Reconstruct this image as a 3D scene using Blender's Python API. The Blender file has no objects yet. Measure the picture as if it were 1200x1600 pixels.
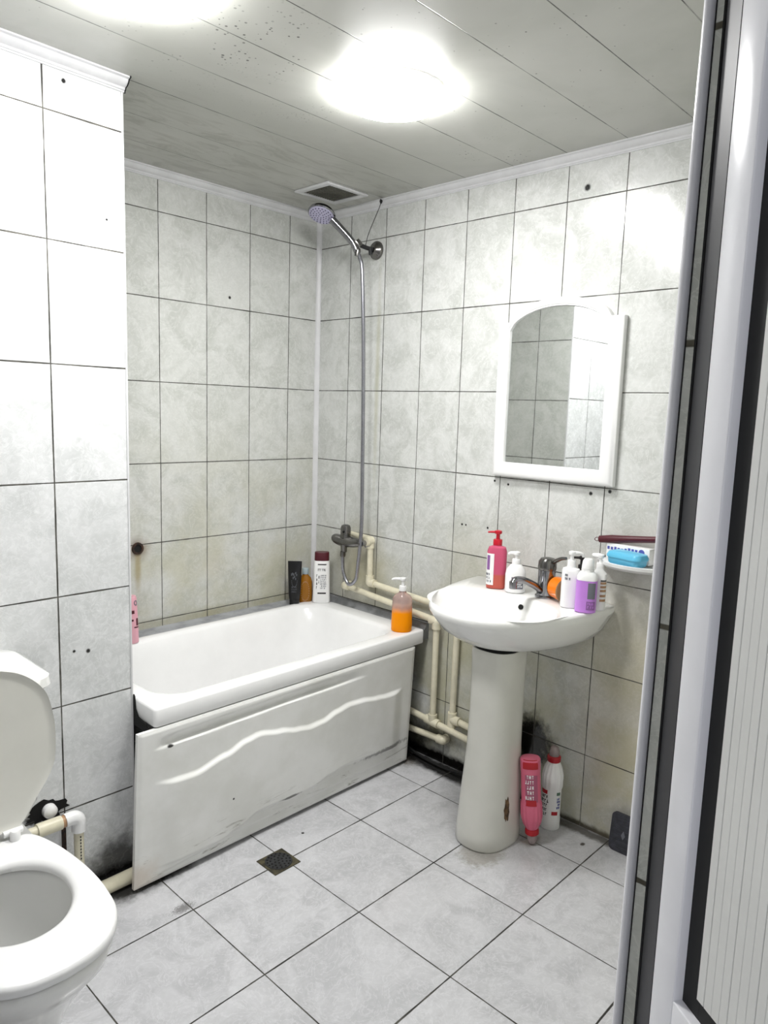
import bpy, bmesh, math, random
from mathutils import Vector, Matrix
PI = math.pi
random.seed(7)
S = bpy.context.scene
COL = S.collection

# ------------------------------------------------------------------ materials
def srgb(r, g, b):
    f = lambda c: (c/255/12.92) if c/255 <= .04045 else ((c/255+.055)/1.055)**2.4
    return (f(r), f(g), f(b), 1)

class NT:
    def __init__(s, name):
        s.m = bpy.data.materials.new(name); s.m.use_nodes = True
        s.n = s.m.node_tree.nodes; s.l = s.m.node_tree.links
        s.b = s.n['Principled BSDF']
        tc = s.n.new('ShaderNodeTexCoord'); s.pos = tc.outputs['Object']
    def link(s, a, b):
        if hasattr(a, 'links') or hasattr(a, 'is_linked'): s.l.new(a, b)
        else: b.default_value = a
    def math(s, op, a, b=0.0, c=0.0, clamp=False):
        n = s.n.new('ShaderNodeMath'); n.operation = op; n.use_clamp = clamp
        for i, v in enumerate((a, b, c)): s.link(v, n.inputs[i])
        return n.outputs[0]
    def vmath(s, op, a, b=(0, 0, 0)):
        n = s.n.new('ShaderNodeVectorMath'); n.operation = op
        s.link(a, n.inputs[0])
        if op == 'SCALE': s.link(b, n.inputs[3])
        else: s.link(b, n.inputs[1])
        return n.outputs['Value'] if op in ('LENGTH', 'DOT_PRODUCT') else n.outputs[0]
    def noise(s, scale, detail=4, rough=.5, dist=0, vec=None):
        n = s.n.new('ShaderNodeTexNoise'); s.l.new(vec or s.pos, n.inputs['Vector'])
        n.inputs['Scale'].default_value = scale; n.inputs['Detail'].default_value = detail
        n.inputs['Roughness'].default_value = rough; n.inputs['Distortion'].default_value = dist
        return n.outputs['Fac']
    def ramp(s, f, lo, hi, a=0.0, b=1.0):
        n = s.n.new('ShaderNodeMapRange'); n.interpolation_type = 'SMOOTHSTEP'
        s.l.new(f, n.inputs['Value'])
        s.link(lo, n.inputs['From Min']); s.link(hi, n.inputs['From Max'])
        n.inputs['To Min'].default_value = a; n.inputs['To Max'].default_value = b
        return n.outputs['Result']
    def mix(s, f, a, b):
        n = s.n.new('ShaderNodeMix'); n.data_type = 'RGBA'
        s.link(f, n.inputs[0]); s.link(a, n.inputs[6]); s.link(b, n.inputs[7])
        return n.outputs[2]
    def xyz(s):
        n = s.n.new('ShaderNodeSeparateXYZ'); s.l.new(s.pos, n.inputs[0]); return n.outputs
    def combine(s, x, y, z):
        n = s.n.new('ShaderNodeCombineXYZ')
        for i, v in enumerate((x, y, z)): s.link(v, n.inputs[i])
        return n.outputs[0]
    def stain(s, col, c, r, color, amt=1.0, nscale=30, soft=.35, nz=.7):
        d = s.vmath('SUBTRACT', s.pos, c)
        d = s.vmath('DIVIDE', d, r)
        L = s.vmath('LENGTH', d)
        n = s.noise(nscale, 5, .65)
        L = s.math('ADD', L, s.math('MULTIPLY', s.math('SUBTRACT', n, .5), nz))
        f = s.math('MULTIPLY', s.ramp(L, 1-soft, 1+soft*.3, 1, 0), amt)
        return s.mix(f, col, color)
    def bump(s, h, strength=.3, dist=.002):
        n = s.n.new('ShaderNodeBump'); n.inputs['Strength'].default_value = strength
        n.inputs['Distance'].default_value = dist
        s.l.new(h, n.inputs['Height']); s.l.new(n.outputs[0], s.b.inputs['Normal'])
    def done(s, col=None, rough=None, metal=0, spec=None):
        if col is not None: s.link(col, s.b.inputs['Base Color'])
        if rough is not None: s.link(rough, s.b.inputs['Roughness'])
        s.b.inputs['Metallic'].default_value = metal
        if spec is not None: s.b.inputs['Specular IOR Level'].default_value = spec
        return s.m

def plain(name, rgb, rough=.4, metal=0, var=.06, vs=12, spec=None, trans=0, ior=1.45, coat=0):
    t = NT(name)
    c = srgb(*rgb)
    d = tuple(max(0, v*(1-var*2)) for v in c[:3])+(1,)
    n = t.noise(vs, 4, .6)
    m = t.done(t.mix(t.ramp(n, .3, .7), d, c), rough, metal, spec)
    if trans:
        t.b.inputs['Transmission Weight'].default_value = trans
        t.b.inputs['IOR'].default_value = ior
    if coat: t.b.inputs['Coat Weight'].default_value = coat
    return m

def grid(t, uv, gw, wob=.0):
    """uv: two (axis, origin, pitch); returns grout mask, cell offset vector"""
    X = t.xyz(); ds = []; ids = []
    wn = t.noise(6, 2, .5)
    for k, (ax, o, p) in enumerate(uv):
        u = t.math('DIVIDE', t.math('SUBTRACT', X[ax], o), p)
        if wob: u = t.math('ADD', u, t.math('MULTIPLY', t.math('SUBTRACT', wn, .5), wob/p))
        fr = t.math('FRACT', u)
        ds.append(t.math('MULTIPLY', t.math('MINIMUM', fr, t.math('SUBTRACT', 1.0, fr)), p))
        ids.append(t.math('FLOOR', u))
    return ds, ids

def tile_mat(name, uv, gw=(.0022, .0018), light=(214, 215, 213), dark=(176, 178, 175), grout=(52, 50, 46), stains=(), rough=.13, yellow=None, seed=0.0):
    t = NT(name)
    ds, ids = grid(t, uv, gw, .0012)
    off = t.combine(t.math('MULTIPLY', ids[0], 3.7), t.math('MULTIPLY', ids[1], 5.3), t.math('MULTIPLY', t.math('ADD', ids[0], ids[1]), 1.9+seed))
    v = t.vmath('ADD', t.pos, off)
    n1 = t.noise(7, 7, .62, 1.2, v)
    n2 = t.noise(16, 5, .6, 2.5, v)
    n3 = t.noise(55, 4, .6, .8, v)
    # curling light veins
    vein = t.ramp(t.math('ABSOLUTE', t.math('SUBTRACT', n2, .5)), 0.0, .035, 1, 0)
    f = t.math('ADD', t.math('MULTIPLY', t.ramp(n1, .36, .62), .75), t.math('MULTIPLY', t.ramp(n3, .35, .65), .25))
    c = t.mix(f, srgb(*dark), srgb(*light))
    c = t.mix(t.math('MULTIPLY', vein, .45), c, srgb(min(255, light[0]+14), min(255, light[1]+14), min(255, light[2]+14)))
    wn = t.n.new('ShaderNodeTexWhiteNoise'); t.l.new(off, wn.inputs['Vector'])
    c = t.mix(t.math('MULTIPLY', wn.outputs['Value'], .12), c, srgb(*dark))
    if yellow:
        z0, z1, amt = yellow
        X = t.xyz(); ny = t.noise(3.1, 5, .6)
        fy = t.math('MULTIPLY', t.ramp(X[2], z1, z0), t.math('MULTIPLY', t.ramp(ny, .38, .62), amt))
        c = t.mix(fy, c, srgb(176, 172, 138))
    nw = t.noise(9, 4, .7)
    g1 = t.ramp(ds[0], t.math('MULTIPLY', nw, gw[0]*1.0), t.math('ADD', t.math('MULTIPLY', nw, gw[0]*1.4), .0005), 1, 0)
    g2 = t.ramp(ds[1], t.math('MULTIPLY', nw, gw[1]*1.3), t.math('ADD', t.math('MULTIPLY', nw, gw[1]*1.9), .0005), 1, 0)
    g = t.math('MAXIMUM', g1, g2)
    gc = t.mix(t.ramp(t.noise(14, 3, .6), .4, .62), srgb(*grout), srgb(min(255, grout[0]+34), min(255, grout[1]+34), min(255, grout[2]+32)))
    for st in stains: c = t.stain(c, *st)
    c = t.mix(g, c, gc)
    r = t.math('ADD', t.math('MULTIPLY', g, .6), t.math('ADD', rough, t.math('MULTIPLY', t.ramp(n3, .3, .7), .05)))
    low = t.noise(5, 2, .5)
    h = t.math('ADD', t.math('MULTIPLY', g, -1.0), t.math('MULTIPLY', low, .35))
    t.bump(h, .35, .002)
    return t.done(c, r)

M = {}
M['ceramic'] = plain('white_ceramic', (236, 236, 234), .1, var=.01, coat=.3)
M['ceramic_grey'] = plain('pedestal_ceramic', (214, 213, 206), .16, var=.02)
M['acrylic'] = plain('bath_acrylic', (240, 240, 240), .2, var=.015)
M['pvc'] = plain('white_pvc', (240, 240, 244), .18, var=.02)
M['slate_dark'] = plain('dark_strip_grey', (30, 30, 36), .5, var=.05, spec=.2)
M['pvc_panel'] = plain('ribbed_pvc', (232, 232, 228), .3, var=.02)
M['pvc_cove'] = plain('cove_pvc', (212, 212, 214), .35, var=.05)
M['frame_slate'] = plain('door_frame_grey', (104, 104, 114), .3, var=.04)
M['rubber'] = plain('black_rubber', (10, 10, 11), .6, var=.1)
M['chrome'] = plain('tarnished_chrome', (150, 150, 154), .12, 1, .1)
M['chrome_dark'] = plain('dull_chrome', (128, 126, 124), .22, 1, .15)
M['hose'] = plain('steel_hose', (168, 168, 176), .25, 1, .1)
M['ppr'] = plain('cream_plastic_pipe', (226, 220, 196), .35, var=.08, vs=20)
M['white_plastic'] = plain('white_plastic', (238, 238, 238), .28, var=.01)
M['grey_mark'] = plain('grey_print', (110, 112, 122), .5)
M['black_mark'] = plain('black_print', (28, 26, 28), .5)
M['maroon'] = plain('maroon_plastic', (78, 12, 28), .35)
M['red'] = plain('red_plastic', (190, 16, 40), .3)
M['redlabel'] = plain('red_print', (176, 20, 34), .4)
M['orange'] = plain('orange_plastic', (246, 128, 8), .3)
M['orange_dark'] = plain('orange_inside', (150, 56, 8), .4)
M['pinkbody'] = plain('pink_plastic', (216, 104, 132), .25, var=.04)
M['pinkbottle'] = plain('pale_pink_plastic', (226, 168, 182), .3, var=.04)
M['purple'] = plain('lilac_plastic', (196, 134, 222), .3, var=.03)
M['purple_dark'] = plain('violet_print', (142, 96, 158), .4)
M['blacktube'] = plain('black_tube_plastic', (14, 14, 17), .28, var=.2)
M['tube_mark'] = plain('tube_silver_print', (86, 88, 94), .4)
M['amber'] = plain('amber_oil', (186, 124, 30), .10, var=.05, trans=.45)
M['bluegrey'] = plain('clear_cap', (176, 192, 198), .2, trans=.2)
M['blue'] = plain('blue_plastic', (96, 186, 222), .3, var=.02)
M['bluedark'] = plain('blue_print', (84, 92, 170), .4)
M['darkgrey'] = plain('dark_grey_rubber', (62, 63, 72), .6, var=.2, vs=60)
M['lavender'] = plain('lavender_nozzle_plate', (188, 184, 210), .35)
M['lav_dark'] = plain('nozzle_dots', (84, 80, 110), .5)
M['mortar'] = plain('grey_mortar', (166, 168, 172), .6, var=.2, vs=14)
M['skirt'] = plain('dark_grey_edging', (136, 138, 140), .5, var=.2, vs=18)
M['dark'] = plain('drain_iron', (40, 41, 43), .6, var=.3, vs=60)
M['olive'] = plain('grimy_brass', (78, 72, 48), .6, var=.4, vs=60)
M['hole'] = plain('flat_black', (8, 8, 8), .9)  # flat black for holes, gaps and black bits
M['tank_gap'] = plain('dark_gap_fill', (26, 25, 24), .8)  # dark fill for narrow gaps between parts
M['tan'] = plain('tan_print', (178, 140, 104), .5)
M['green'] = plain('green_print', (92, 120, 104), .5)
M['vent_slat'] = plain('dusty_slat', (150, 148, 136), .6, var=.2)
M['lid_plastic'] = plain('toilet_lid_plastic', (218, 217, 210), .3, var=.02)  # off-white lid plastic, slightly darker than the seat
M['rust'] = plain('rusty_steel', (70, 44, 30), .7, var=.5, vs=80)
M['clear'] = plain('clear_cap_plastic', (214, 196, 196), .12, trans=.6)

def emis(name, strength, col=(1, 1, 1, 1)):
    t = NT(name); t.b.inputs['Base Color'].default_value = (.8, .8, .8, 1)
    t.b.inputs['Emission Color'].default_value = col
    t.b.inputs['Emission Strength'].default_value = strength
    t.done(None, .4); return t.m
M['lampglow'] = emis('lit_lamp_diffuser', 13.0, (1.0, .995, .985, 1))

t = NT('mirror_glass'); M['mirror'] = t.done((.82, .84, .83, 1), .015, 1)

# bottle with a clear top and orange liquid below: colour follows the liquid level inside the bottle
t = NT('orange_soap_bottle'); X = t.xyz()
n = t.math('ADD', X[2], t.math('MULTIPLY', t.noise(50, 2), .012))
f = t.ramp(n, .078, .112)
M['orangeb'] = t.done(t.mix(f, srgb(250, 150, 10), srgb(222, 196, 190)), .1)
t.b.inputs['Transmission Weight'].default_value = .0
t.l.new(t.math('MULTIPLY', f, .62), t.b.inputs['Transmission Weight']); t.b.inputs['IOR'].default_value = 1.2
t = NT('pink_soap_bottle'); X = t.xyz()
f = t.ramp(X[2], .046, .054)
M['pinkb'] = t.done(t.mix(f, srgb(200, 100, 88), srgb(204, 92, 122)), .15)
t.b.inputs['Transmission Weight'].default_value = .15; t.b.inputs['IOR'].default_value = 1.2

# ceiling slats with mould specks
def ceiling_mat():
    t = NT('ceiling_slats'); X = t.xyz()
    wn = t.noise(4, 2)
    u = t.math('DIVIDE', t.math('SUBTRACT', X[1], -.006), .2)
    fr = t.math('FRACT', u)
    d = t.math('MULTIPLY', t.math('MINIMUM', fr, t.math('SUBTRACT', 1.0, fr)), .2)
    g = t.ramp(d, t.math('MULTIPLY', t.noise(12, 3, .7), .0016), t.math('ADD', t.math('MULTIPLY', t.noise(12, 3, .7), .0030), .0003), 1, 0)
    c = t.mix(t.ramp(t.noise(2.2, 4, .6, .5), .35, .65), srgb(174, 175, 168), srgb(186, 186, 180))
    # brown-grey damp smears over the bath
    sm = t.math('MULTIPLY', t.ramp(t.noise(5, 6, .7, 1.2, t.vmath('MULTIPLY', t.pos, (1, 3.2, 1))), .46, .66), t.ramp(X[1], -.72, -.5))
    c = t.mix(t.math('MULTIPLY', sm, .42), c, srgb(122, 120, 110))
    def specks(scale, thr, centre, rad, amt):
        vo = t.n.new('ShaderNodeTexVoronoi'); t.l.new(t.pos, vo.inputs['Vector']); vo.inputs['Scale'].default_value = scale
        wv = t.n.new('ShaderNodeTexWhiteNoise'); t.l.new(vo.outputs['Position'], wv.inputs['Vector'])
        rr = t.math('MULTIPLY', wv.outputs['Value'], thr)
        dot = t.ramp(vo.outputs['Distance'], rr, t.math('ADD', rr, .05), 1, 0)
        dd = t.vmath('LENGTH', t.vmath('DIVIDE', t.vmath('SUBTRACT', t.pos, centre), rad))
        cl = t.math('MULTIPLY', t.ramp(dd, .3, 1.0, 1, 0), t.ramp(t.noise(9, 3, .6), .46, .6))
        return t.math('MULTIPLY', t.math('MULTIPLY', dot, cl), amt)
    for a in ((75, .26, (-1.05, -1.0, 2.195), (.30, .26, 1), .95), (75, .24, (-1.25, -.8, 2.195), (.4, .1, 1), .85),
              (110, .26, (-.8, -.78, 2.195), (.4, .2, 1), .6), (90, .26, (-.2, -1.05, 2.195), (.26, .24, 1), .8), (50, .10, (-.5, -1.3, 2.195), (1.0, .6, 1), .9)):
        c = t.mix(specks(*a), c, srgb(60, 58, 54))
    c = t.mix(t.math('MULTIPLY', g, t.ramp(t.noise(7, 3, .7), .38, .55, .45, 1.0)), c, srgb(52, 50, 46))
    t.bump(t.math('MULTIPLY', g, -1.0), .5, .003)
    return t.done(c, .34)
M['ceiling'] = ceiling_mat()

# bath panel: white with scuffs along the bottom
t = NT('panel_plastic'); X = t.xyz()
c = t.mix(t.ramp(t.noise(6, 5, .6), .3, .7), srgb(224, 224, 220), srgb(236, 236, 234))
sc = t.noise(14, 6, .75, 1.0, t.vmath('MULTIPLY', t.pos, (.5, 1, 4)))
c = t.mix(t.math('MULTIPLY', t.math('MULTIPLY', t.ramp(sc, .56, .7), t.ramp(X[2], .17, .06)), .7), c, srgb(120, 116, 104))
c = t.stain(c, (-.25, -.70, .105), (.14, .05, .012), srgb(60, 58, 54), .7, 60, .5, 1.6)
c = t.stain(c, (-.70, -.70, .092), (.05, .05, .006), srgb(60, 58, 54), .8, 60, .5, .8)
c = t.stain(c, (-1.14, -.72, .414), (.012, .05, .005), srgb(20, 20, 20), 1, 90, .5, .5)
c = t.stain(c, (-.93, -.72, .175), (.004, .05, .004), srgb(20, 20, 20), 1, 90, .5, .2)
c = t.stain(c, (-1.25, -.70, .04), (.09, .1, .06), srgb(196, 176, 154), .5, 20, .8, 1)
M['panel'] = t.done(c, .28)

BK = srgb(16, 15, 13)
RU = srgb(104, 62, 34)
def hole(c, r=.005): return (c, (r, r, r), srgb(14, 13, 12), 1, 200, .5, .5)
Z0 = 2.0552
M['tileA'] = tile_mat('tiles_back_wall', ((0, -.1631, .2), (2, Z0, .3)), light=(204, 205, 202), dark=(182, 184, 179), yellow=(.5, 1.5, .5), stains=(
    ((-.861, 0, .84), (.055, .1, .05), RU, .55, 26, .9, .8), ((-.861, 0, .765), (.017, .1, .1), srgb(150, 132, 78), .6, 20, .8, .5),
    ((-.6, 0, .54), (.7, .1, .03), srgb(146, 140, 104), .5, 20, .9, .9),
    hole((-.459, 0, 1.796), .007)))
M['tileB'] = tile_mat('tiles_mirror_wall', ((1, -.2, .2), (2, Z0, .3)), light=(209, 210, 208), dark=(185, 187, 183), yellow=(.2, 1.1, .7), seed=2.0, stains=(
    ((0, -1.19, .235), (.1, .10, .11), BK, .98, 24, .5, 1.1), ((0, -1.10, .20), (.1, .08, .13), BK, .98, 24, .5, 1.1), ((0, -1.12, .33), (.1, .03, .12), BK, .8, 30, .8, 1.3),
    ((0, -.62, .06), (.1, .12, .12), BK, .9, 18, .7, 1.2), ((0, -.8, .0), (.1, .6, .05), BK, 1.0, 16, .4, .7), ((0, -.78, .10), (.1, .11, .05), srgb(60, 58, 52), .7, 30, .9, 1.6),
    ((0, -.56, .35), (.1, .12, .25), srgb(70, 68, 60), .7, 12, .9, 1.0),
    ((0, -1.4, .0), (.1, .3, .022), srgb(48, 44, 34), .9, 26, .6, 1.0), ((0, -.3, .72), (.1, .16, .2), srgb(176, 168, 130), .6, 10, .9, .6),
    ((0, -.9, .6), (.1, .2, .4), srgb(164, 160, 128), .5, 9, .9, .6), ((0, -1.55, .5), (.1, .25, .6), srgb(176, 160, 128), .35, 6, .9, .9),
    ((0, -.372, 1.5), (.1, .014, .5), srgb(170, 168, 140), .5, 10, .9, .4),
    hole((0, -1.268, 2.088), .012), hole((0, -.84, .965)), hole((0, -.858, .965), .004), hole((0, -.957, .967)),
    hole((0, -.977, 1.141)), hole((0, -1.035, 1.133)), hole((0, -1.353, 1.133), .007), hole((0, -1.418, 1.146), .007), hole((0, -.36, 2.02), .004)))
M['tileC'] = tile_mat('tiles_left_wall', ((0, -1.3933, .2), (2, 2.0665, .3)), light=(222, 223, 224), dark=(200, 202, 202), seed=5.0, rough=.24, gw=(.0030, .0022), stains=(
    hole((-1.355, -.593, .711), .005), hole((-1.317, -.593, .704), .007), hole((-1.342, -.593, 2.143), .007), hole((-1.24, -.593, 1.842), .004),
    ((-1.46, -.593, .275), (.05, .1, .02), BK, 1, 60, .5, 1.2),
    ((-1.25, -.593, .06), (.12, .1, .09), BK, .85, 26, .8, 1.2), ((-1.3, -.593, .0), (.3, .1, .05), BK, 1, 20, .5, .8)))
M['tileS'] = tile_mat('tiles_niche_side', ((1, -.4, .2), (2, Z0, .3)), light=(204, 205, 202), dark=(182, 184, 179), seed=1.0)
M['tileJ'] = tile_mat('tiles_jamb', ((1, -2.0, .4), (2, 2.0552, .3)), light=(228, 229, 220), dark=(200, 202, 192), grout=(84, 80, 66), gw=(.003, .004), seed=3.0)
M['floor'] = tile_mat('floor_tiles', ((0, -.8409, .3223), (1, -.8651, .3223)), light=(201, 201, 204), dark=(180, 180, 183), grout=(44, 42, 38), gw=(.0024, .0024), rough=.2, seed=9.0, stains=(
    ((-.37, -1.26, 0), (.09, .07, .1), srgb(120, 112, 90), .5, 60, .4, 1.2), ((-.08, -.66, 0), (.07, .09, .1), srgb(70, 60, 34), .8, 30, .7, 1.0),
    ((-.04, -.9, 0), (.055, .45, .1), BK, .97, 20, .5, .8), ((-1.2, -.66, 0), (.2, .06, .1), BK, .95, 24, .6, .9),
    ((-.09, -1.46, 0), (.012, .008, .1), srgb(50, 44, 36), .9, 90, .5, .7), ((-1.18, -.84, 0), (.035, .02, .1), srgb(60, 56, 50), .6, 220, .6, 2.6),
    ((-.71, -.79, 0), (.006, .006, .1), srgb(40, 38, 34), 1, 90, .5, .5), ((-.2, -1.33, 0), (.05, .03, .1), srgb(96, 74, 46), .7, 40, .8, 1.0),
    ((-.02, -1.4, 0), (.03, .3, .1), srgb(60, 56, 46), .8, 30, .6, 1.2)))
M['walls_plain'] = plain('plain_plaster', (150, 150, 148), .8)
# ribbed door panel lines come from geometry
# ------------------------------------------------------------------ geometry helpers
class G:
    def __init__(s): s.v = []; s.f = []
    def add(s, v, f):
        o = len(s.v); s.v += [tuple(p) for p in v]; s.f += [tuple(i+o for i in q) for q in f]; return s
    def loft(s, rings, cap0=True, cap1=True, closed=True):
        n = len(rings[0]); v = [p for r in rings for p in r]; f = []
        for a in range(len(rings)-1):
            for i in range(n if closed else n-1):
                j = (i+1) % n; f.append((a*n+i, a*n+j, (a+1)*n+j, (a+1)*n+i))
        if cap0: f.append(tuple(range(n))[::-1])
        if cap1: f.append(tuple((len(rings)-1)*n+i for i in range(n)))
        return s.add(v, f)
    def lathe(s, prof, n=32, c=(0, 0, 0), sx=1, sy=1, e=2, cap0=True, cap1=True, M4=None):
        rings = []
        for r, z in prof:
            rg = ring(c[0], c[1], c[2]+z, r*sx, r*sy, e, n)
            if M4 is not None: rg = [tuple(M4 @ Vector(p)) for p in rg]
            rings.append(rg)
        return s.loft(rings, cap0, cap1)
    def box(s, x0, x1, y0, y1, z0, z1):
        v = [(x, y, z) for z in (z0, z1) for y in (y0, y1) for x in (x0, x1)]
        return s.add(v, [(0, 2, 3, 1), (4, 5, 7, 6), (0, 1, 5, 4), (2, 6, 7, 3), (0, 4, 6, 2), (1, 3, 7, 5)])
    def rbox(s, x0, x1, y0, y1, z0, z1, b=.004, seg=2):
        bm = bmesh.new(); bmesh.ops.create_cube(bm, size=1)
        for p in bm.verts: p.co = Vector(((x0+x1)/2+p.co.x*(x1-x0), (y0+y1)/2+p.co.y*(y1-y0), (z0+z1)/2+p.co.z*(z1-z0)))
        bmesh.ops.bevel(bm, geom=bm.edges[:], offset=b, segments=seg, affect='EDGES', profile=.5)
        bm.verts.index_update()
        s.add([p.co[:] for p in bm.verts], [tuple(q.index for q in f.verts) for f in bm.faces]); bm.free(); return s
    def tube(s, path, r, n=12, smooth=True, sub=6, cap=True):
        P = [Vector(p) for p in path]
        if smooth and len(P) > 2:
            Q = []
            for i in range(len(P)-1):
                a = P[max(i-1, 0)]; b = P[i]; c = P[i+1]; d = P[min(i+2, len(P)-1)]
                for k in range(sub):
                    u = k/sub
                    Q.append(.5*((2*b)+(c-a)*u+(2*a-5*b+4*c-d)*u*u+(3*b-a-3*c+d)*u**3))
            Q.append(P[-1]); P = Q
        rings = []; up = None
        for i, p in enumerate(P):
            d = (P[min(i+1, len(P)-1)]-P[max(i-1, 0)]).normalized()
            if up is None:
                up = Vector((0, 0, 1)) if abs(d.z) < .9 else Vector((1, 0, 0))
            a = d.cross(up).normalized(); b = a.cross(d).normalized(); up = b
            rr = r(i/(len(P)-1)) if callable(r) else r
            rings.append([tuple(p+a*math.cos(2*PI*k/n)*rr+b*math.sin(2*PI*k/n)*rr) for k in range(n)])
        return s.loft(rings, cap, cap)
    def prism(s, poly, axis, a0, a1):
        """poly: 2D pts in the other two axes"""
        def P(u, v, w):
            return {0: (w, u, v), 1: (u, w, v), 2: (u, v, w)}[axis]
        return s.loft([[P(u, v, a0) for u, v in poly], [P(u, v, a1) for u, v in poly]])
    def xf(s, Mx):
        s.v = [tuple(Mx @ Vector(p)) for p in s.v]; return s

def ring(cx, cy, z, ax, ay, e=2, n=32):
    o = []
    for k in range(n):
        a = 2*PI*k/n; c, q = math.cos(a), math.sin(a)
        o.append((cx+ax*math.copysign(abs(c)**(2/e), c), cy+ay*math.copysign(abs(q)**(2/e), q), z))
    return o

def obj(name, g, mat, parent=None, smooth=True, angle=40, loc=None):
    me = bpy.data.meshes.new(name); me.from_pydata(g.v, [], g.f); me.update()
    bm = bmesh.new(); bm.from_mesh(me); bmesh.ops.recalc_face_normals(bm, faces=bm.faces[:]); bm.to_mesh(me); bm.free()
    o = bpy.data.objects.new(name, me); COL.objects.link(o)
    me.materials.append(M[mat] if isinstance(mat, str) else mat)
    if smooth:
        me.polygons.foreach_set('use_smooth', [True]*len(me.polygons))
        try: me.set_sharp_from_angle(angle=math.radians(angle))
        except Exception: pass
    if parent is not None: o.parent = parent
    if loc: o.location = loc
    return o

def thing(name, label, cat, loc=(0, 0, 0), rz=0, group=None, rx=0, ry=0):
    o = bpy.data.objects.new(name, None); COL.objects.link(o); o.empty_display_size = .05
    o.location = loc; o.rotation_euler = (rx, ry, rz); o['label'] = label; o['category'] = cat
    if group: o['group'] = group
    return o
def tag(o, label, cat, group=None):
    o['label'] = label; o['category'] = cat
    if group: o['group'] = group
    return o
def struct(name, g, mat, parent=None, **k):
    o = obj(name, g, mat, parent, **k)
    if parent is None: o['kind'] = 'structure'
    return o

def interp(rings, z):
    """rings: list (z, ax, ay, e)"""
    for a, b in zip(rings, rings[1:]):
        if a[0] <= z <= b[0] or a[0] >= z >= b[0]:
            u = (z-a[0])/(b[0]-a[0]) if b[0] != a[0] else 0
            return tuple(a[i]+(b[i]-a[i])*u for i in (1, 2, 3))
    return rings[-1][1:] if z > rings[-1][0] else rings[0][1:]
def surf(rings, a, z, off=0):
    ax, ay, e = interp(rings, z); ax += off; ay += off
    c, q = math.cos(a), math.sin(a)
    return (ax*math.copysign(abs(c)**(2/e), c), ay*math.copysign(abs(q)**(2/e), q), z)
def body(rings, n=40):
    g = G(); g.loft([ring(0, 0, z, ax, ay, e, n) for z, ax, ay, e in rings]); return g
def patch(rings, a0, a1, z0, z1, off=.0006, na=10, nz=6, g=None):
    """a thin printed label that follows the body; angles in degrees, -90 faces local -y"""
    g = g or G(); v = []; f = []
    for o in (off*.2, off):
        for j in range(nz+1):
            for i in range(na+1):
                v.append(surf(rings, math.radians(a0+(a1-a0)*i/na), z0+(z1-z0)*j/nz, o))
    N = (na+1)*(nz+1); w = na+1
    for j in range(nz):
        for i in range(na):
            q = (j*w+i, j*w+i+1, (j+1)*w+i+1, (j+1)*w+i)
            f.append(tuple(p+N for p in q)); f.append(q[::-1])
    b = [i for i in range(na+1)]+[j*w+na for j in range(1, nz+1)]+[nz*w+i for i in range(na-1, -1, -1)]+[j*w for j in range(nz-1, 0, -1)]
    for k in range(len(b)):
        p, q = b[k], b[(k+1) % len(b)]; f.append((p, q, q+N, p+N))
    g.add(v, f); return g
def marks(rings, a0, a1, z0, z1, rows, seed=1, fill=.8, off=.0012, glyph=5.0):
    """rows of small letter-like print strokes"""
    rnd = random.Random(seed); g = G(); h = (z1-z0)/rows
    for r in range(rows):
        a = a0
        zb = z1-(r+1)*h+h*.22; zt = z1-r*h-h*.12
        while a < a1-glyph*.5:
            w = glyph*rnd.uniform(.55, 1.0)
            if rnd.random() < fill:
                k = rnd.random()
                if k < .5: patch(rings, a, a+w*.3, zb, zt, off, 1, 1, g); patch(rings, a+w*.3, a+w*.75, zt-(zt-zb)*.28, zt, off, 1, 1, g)
                elif k < .8: patch(rings, a, a+w*.26, zb, zt, off, 1, 1, g); patch(rings, a+w*.5, a+w*.76, zb, zt, off, 1, 1, g); patch(rings, a+w*.26, a+w*.5, (zb+zt)/2-.1*(zt-zb), (zb+zt)/2+.12*(zt-zb), off, 1, 1, g)
                else: patch(rings, a, a+w*.7, zb, zb+(zt-zb)*.25, off, 1, 1, g); patch(rings, a+w*.2, a+w*.45, zb, zt, off, 1, 1, g)
            a += w+glyph*.22
    return g
def pump(p, z, mat, stem=.03, r=.014, nozzle=.04, ang=PI, thick=.0065, cap=None, drop=.006):
    """a dispenser pump: collar, stem and nozzle head"""
    c = G(); c.lathe([(r, 0), (r, .016), (r*.9, .019)], 24, (0, 0, z))
    obj('pump_collar', c, cap or mat, p)
    h = G(); h.lathe([(r*.42, .015), (r*.42, stem+.014)], 16, (0, 0, z))
    h.lathe([(r*.75, stem+.01), (r*.85, stem+.014), (r*.8, stem+.02), (r*.3, stem+.022)], 20, (0, 0, z))
    d = Vector((math.cos(ang), math.sin(ang), 0)); b = Vector((0, 0, z+stem+.015))
    h.tube([b, b+d*nozzle*.55, b+d*nozzle*.9+Vector((0, 0, -drop*.35)), b+d*nozzle+Vector((0, 0, -drop))], lambda u: thick*(1-.35*u), 10, sub=4)
    obj('pump_head', h, mat, p)

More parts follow.
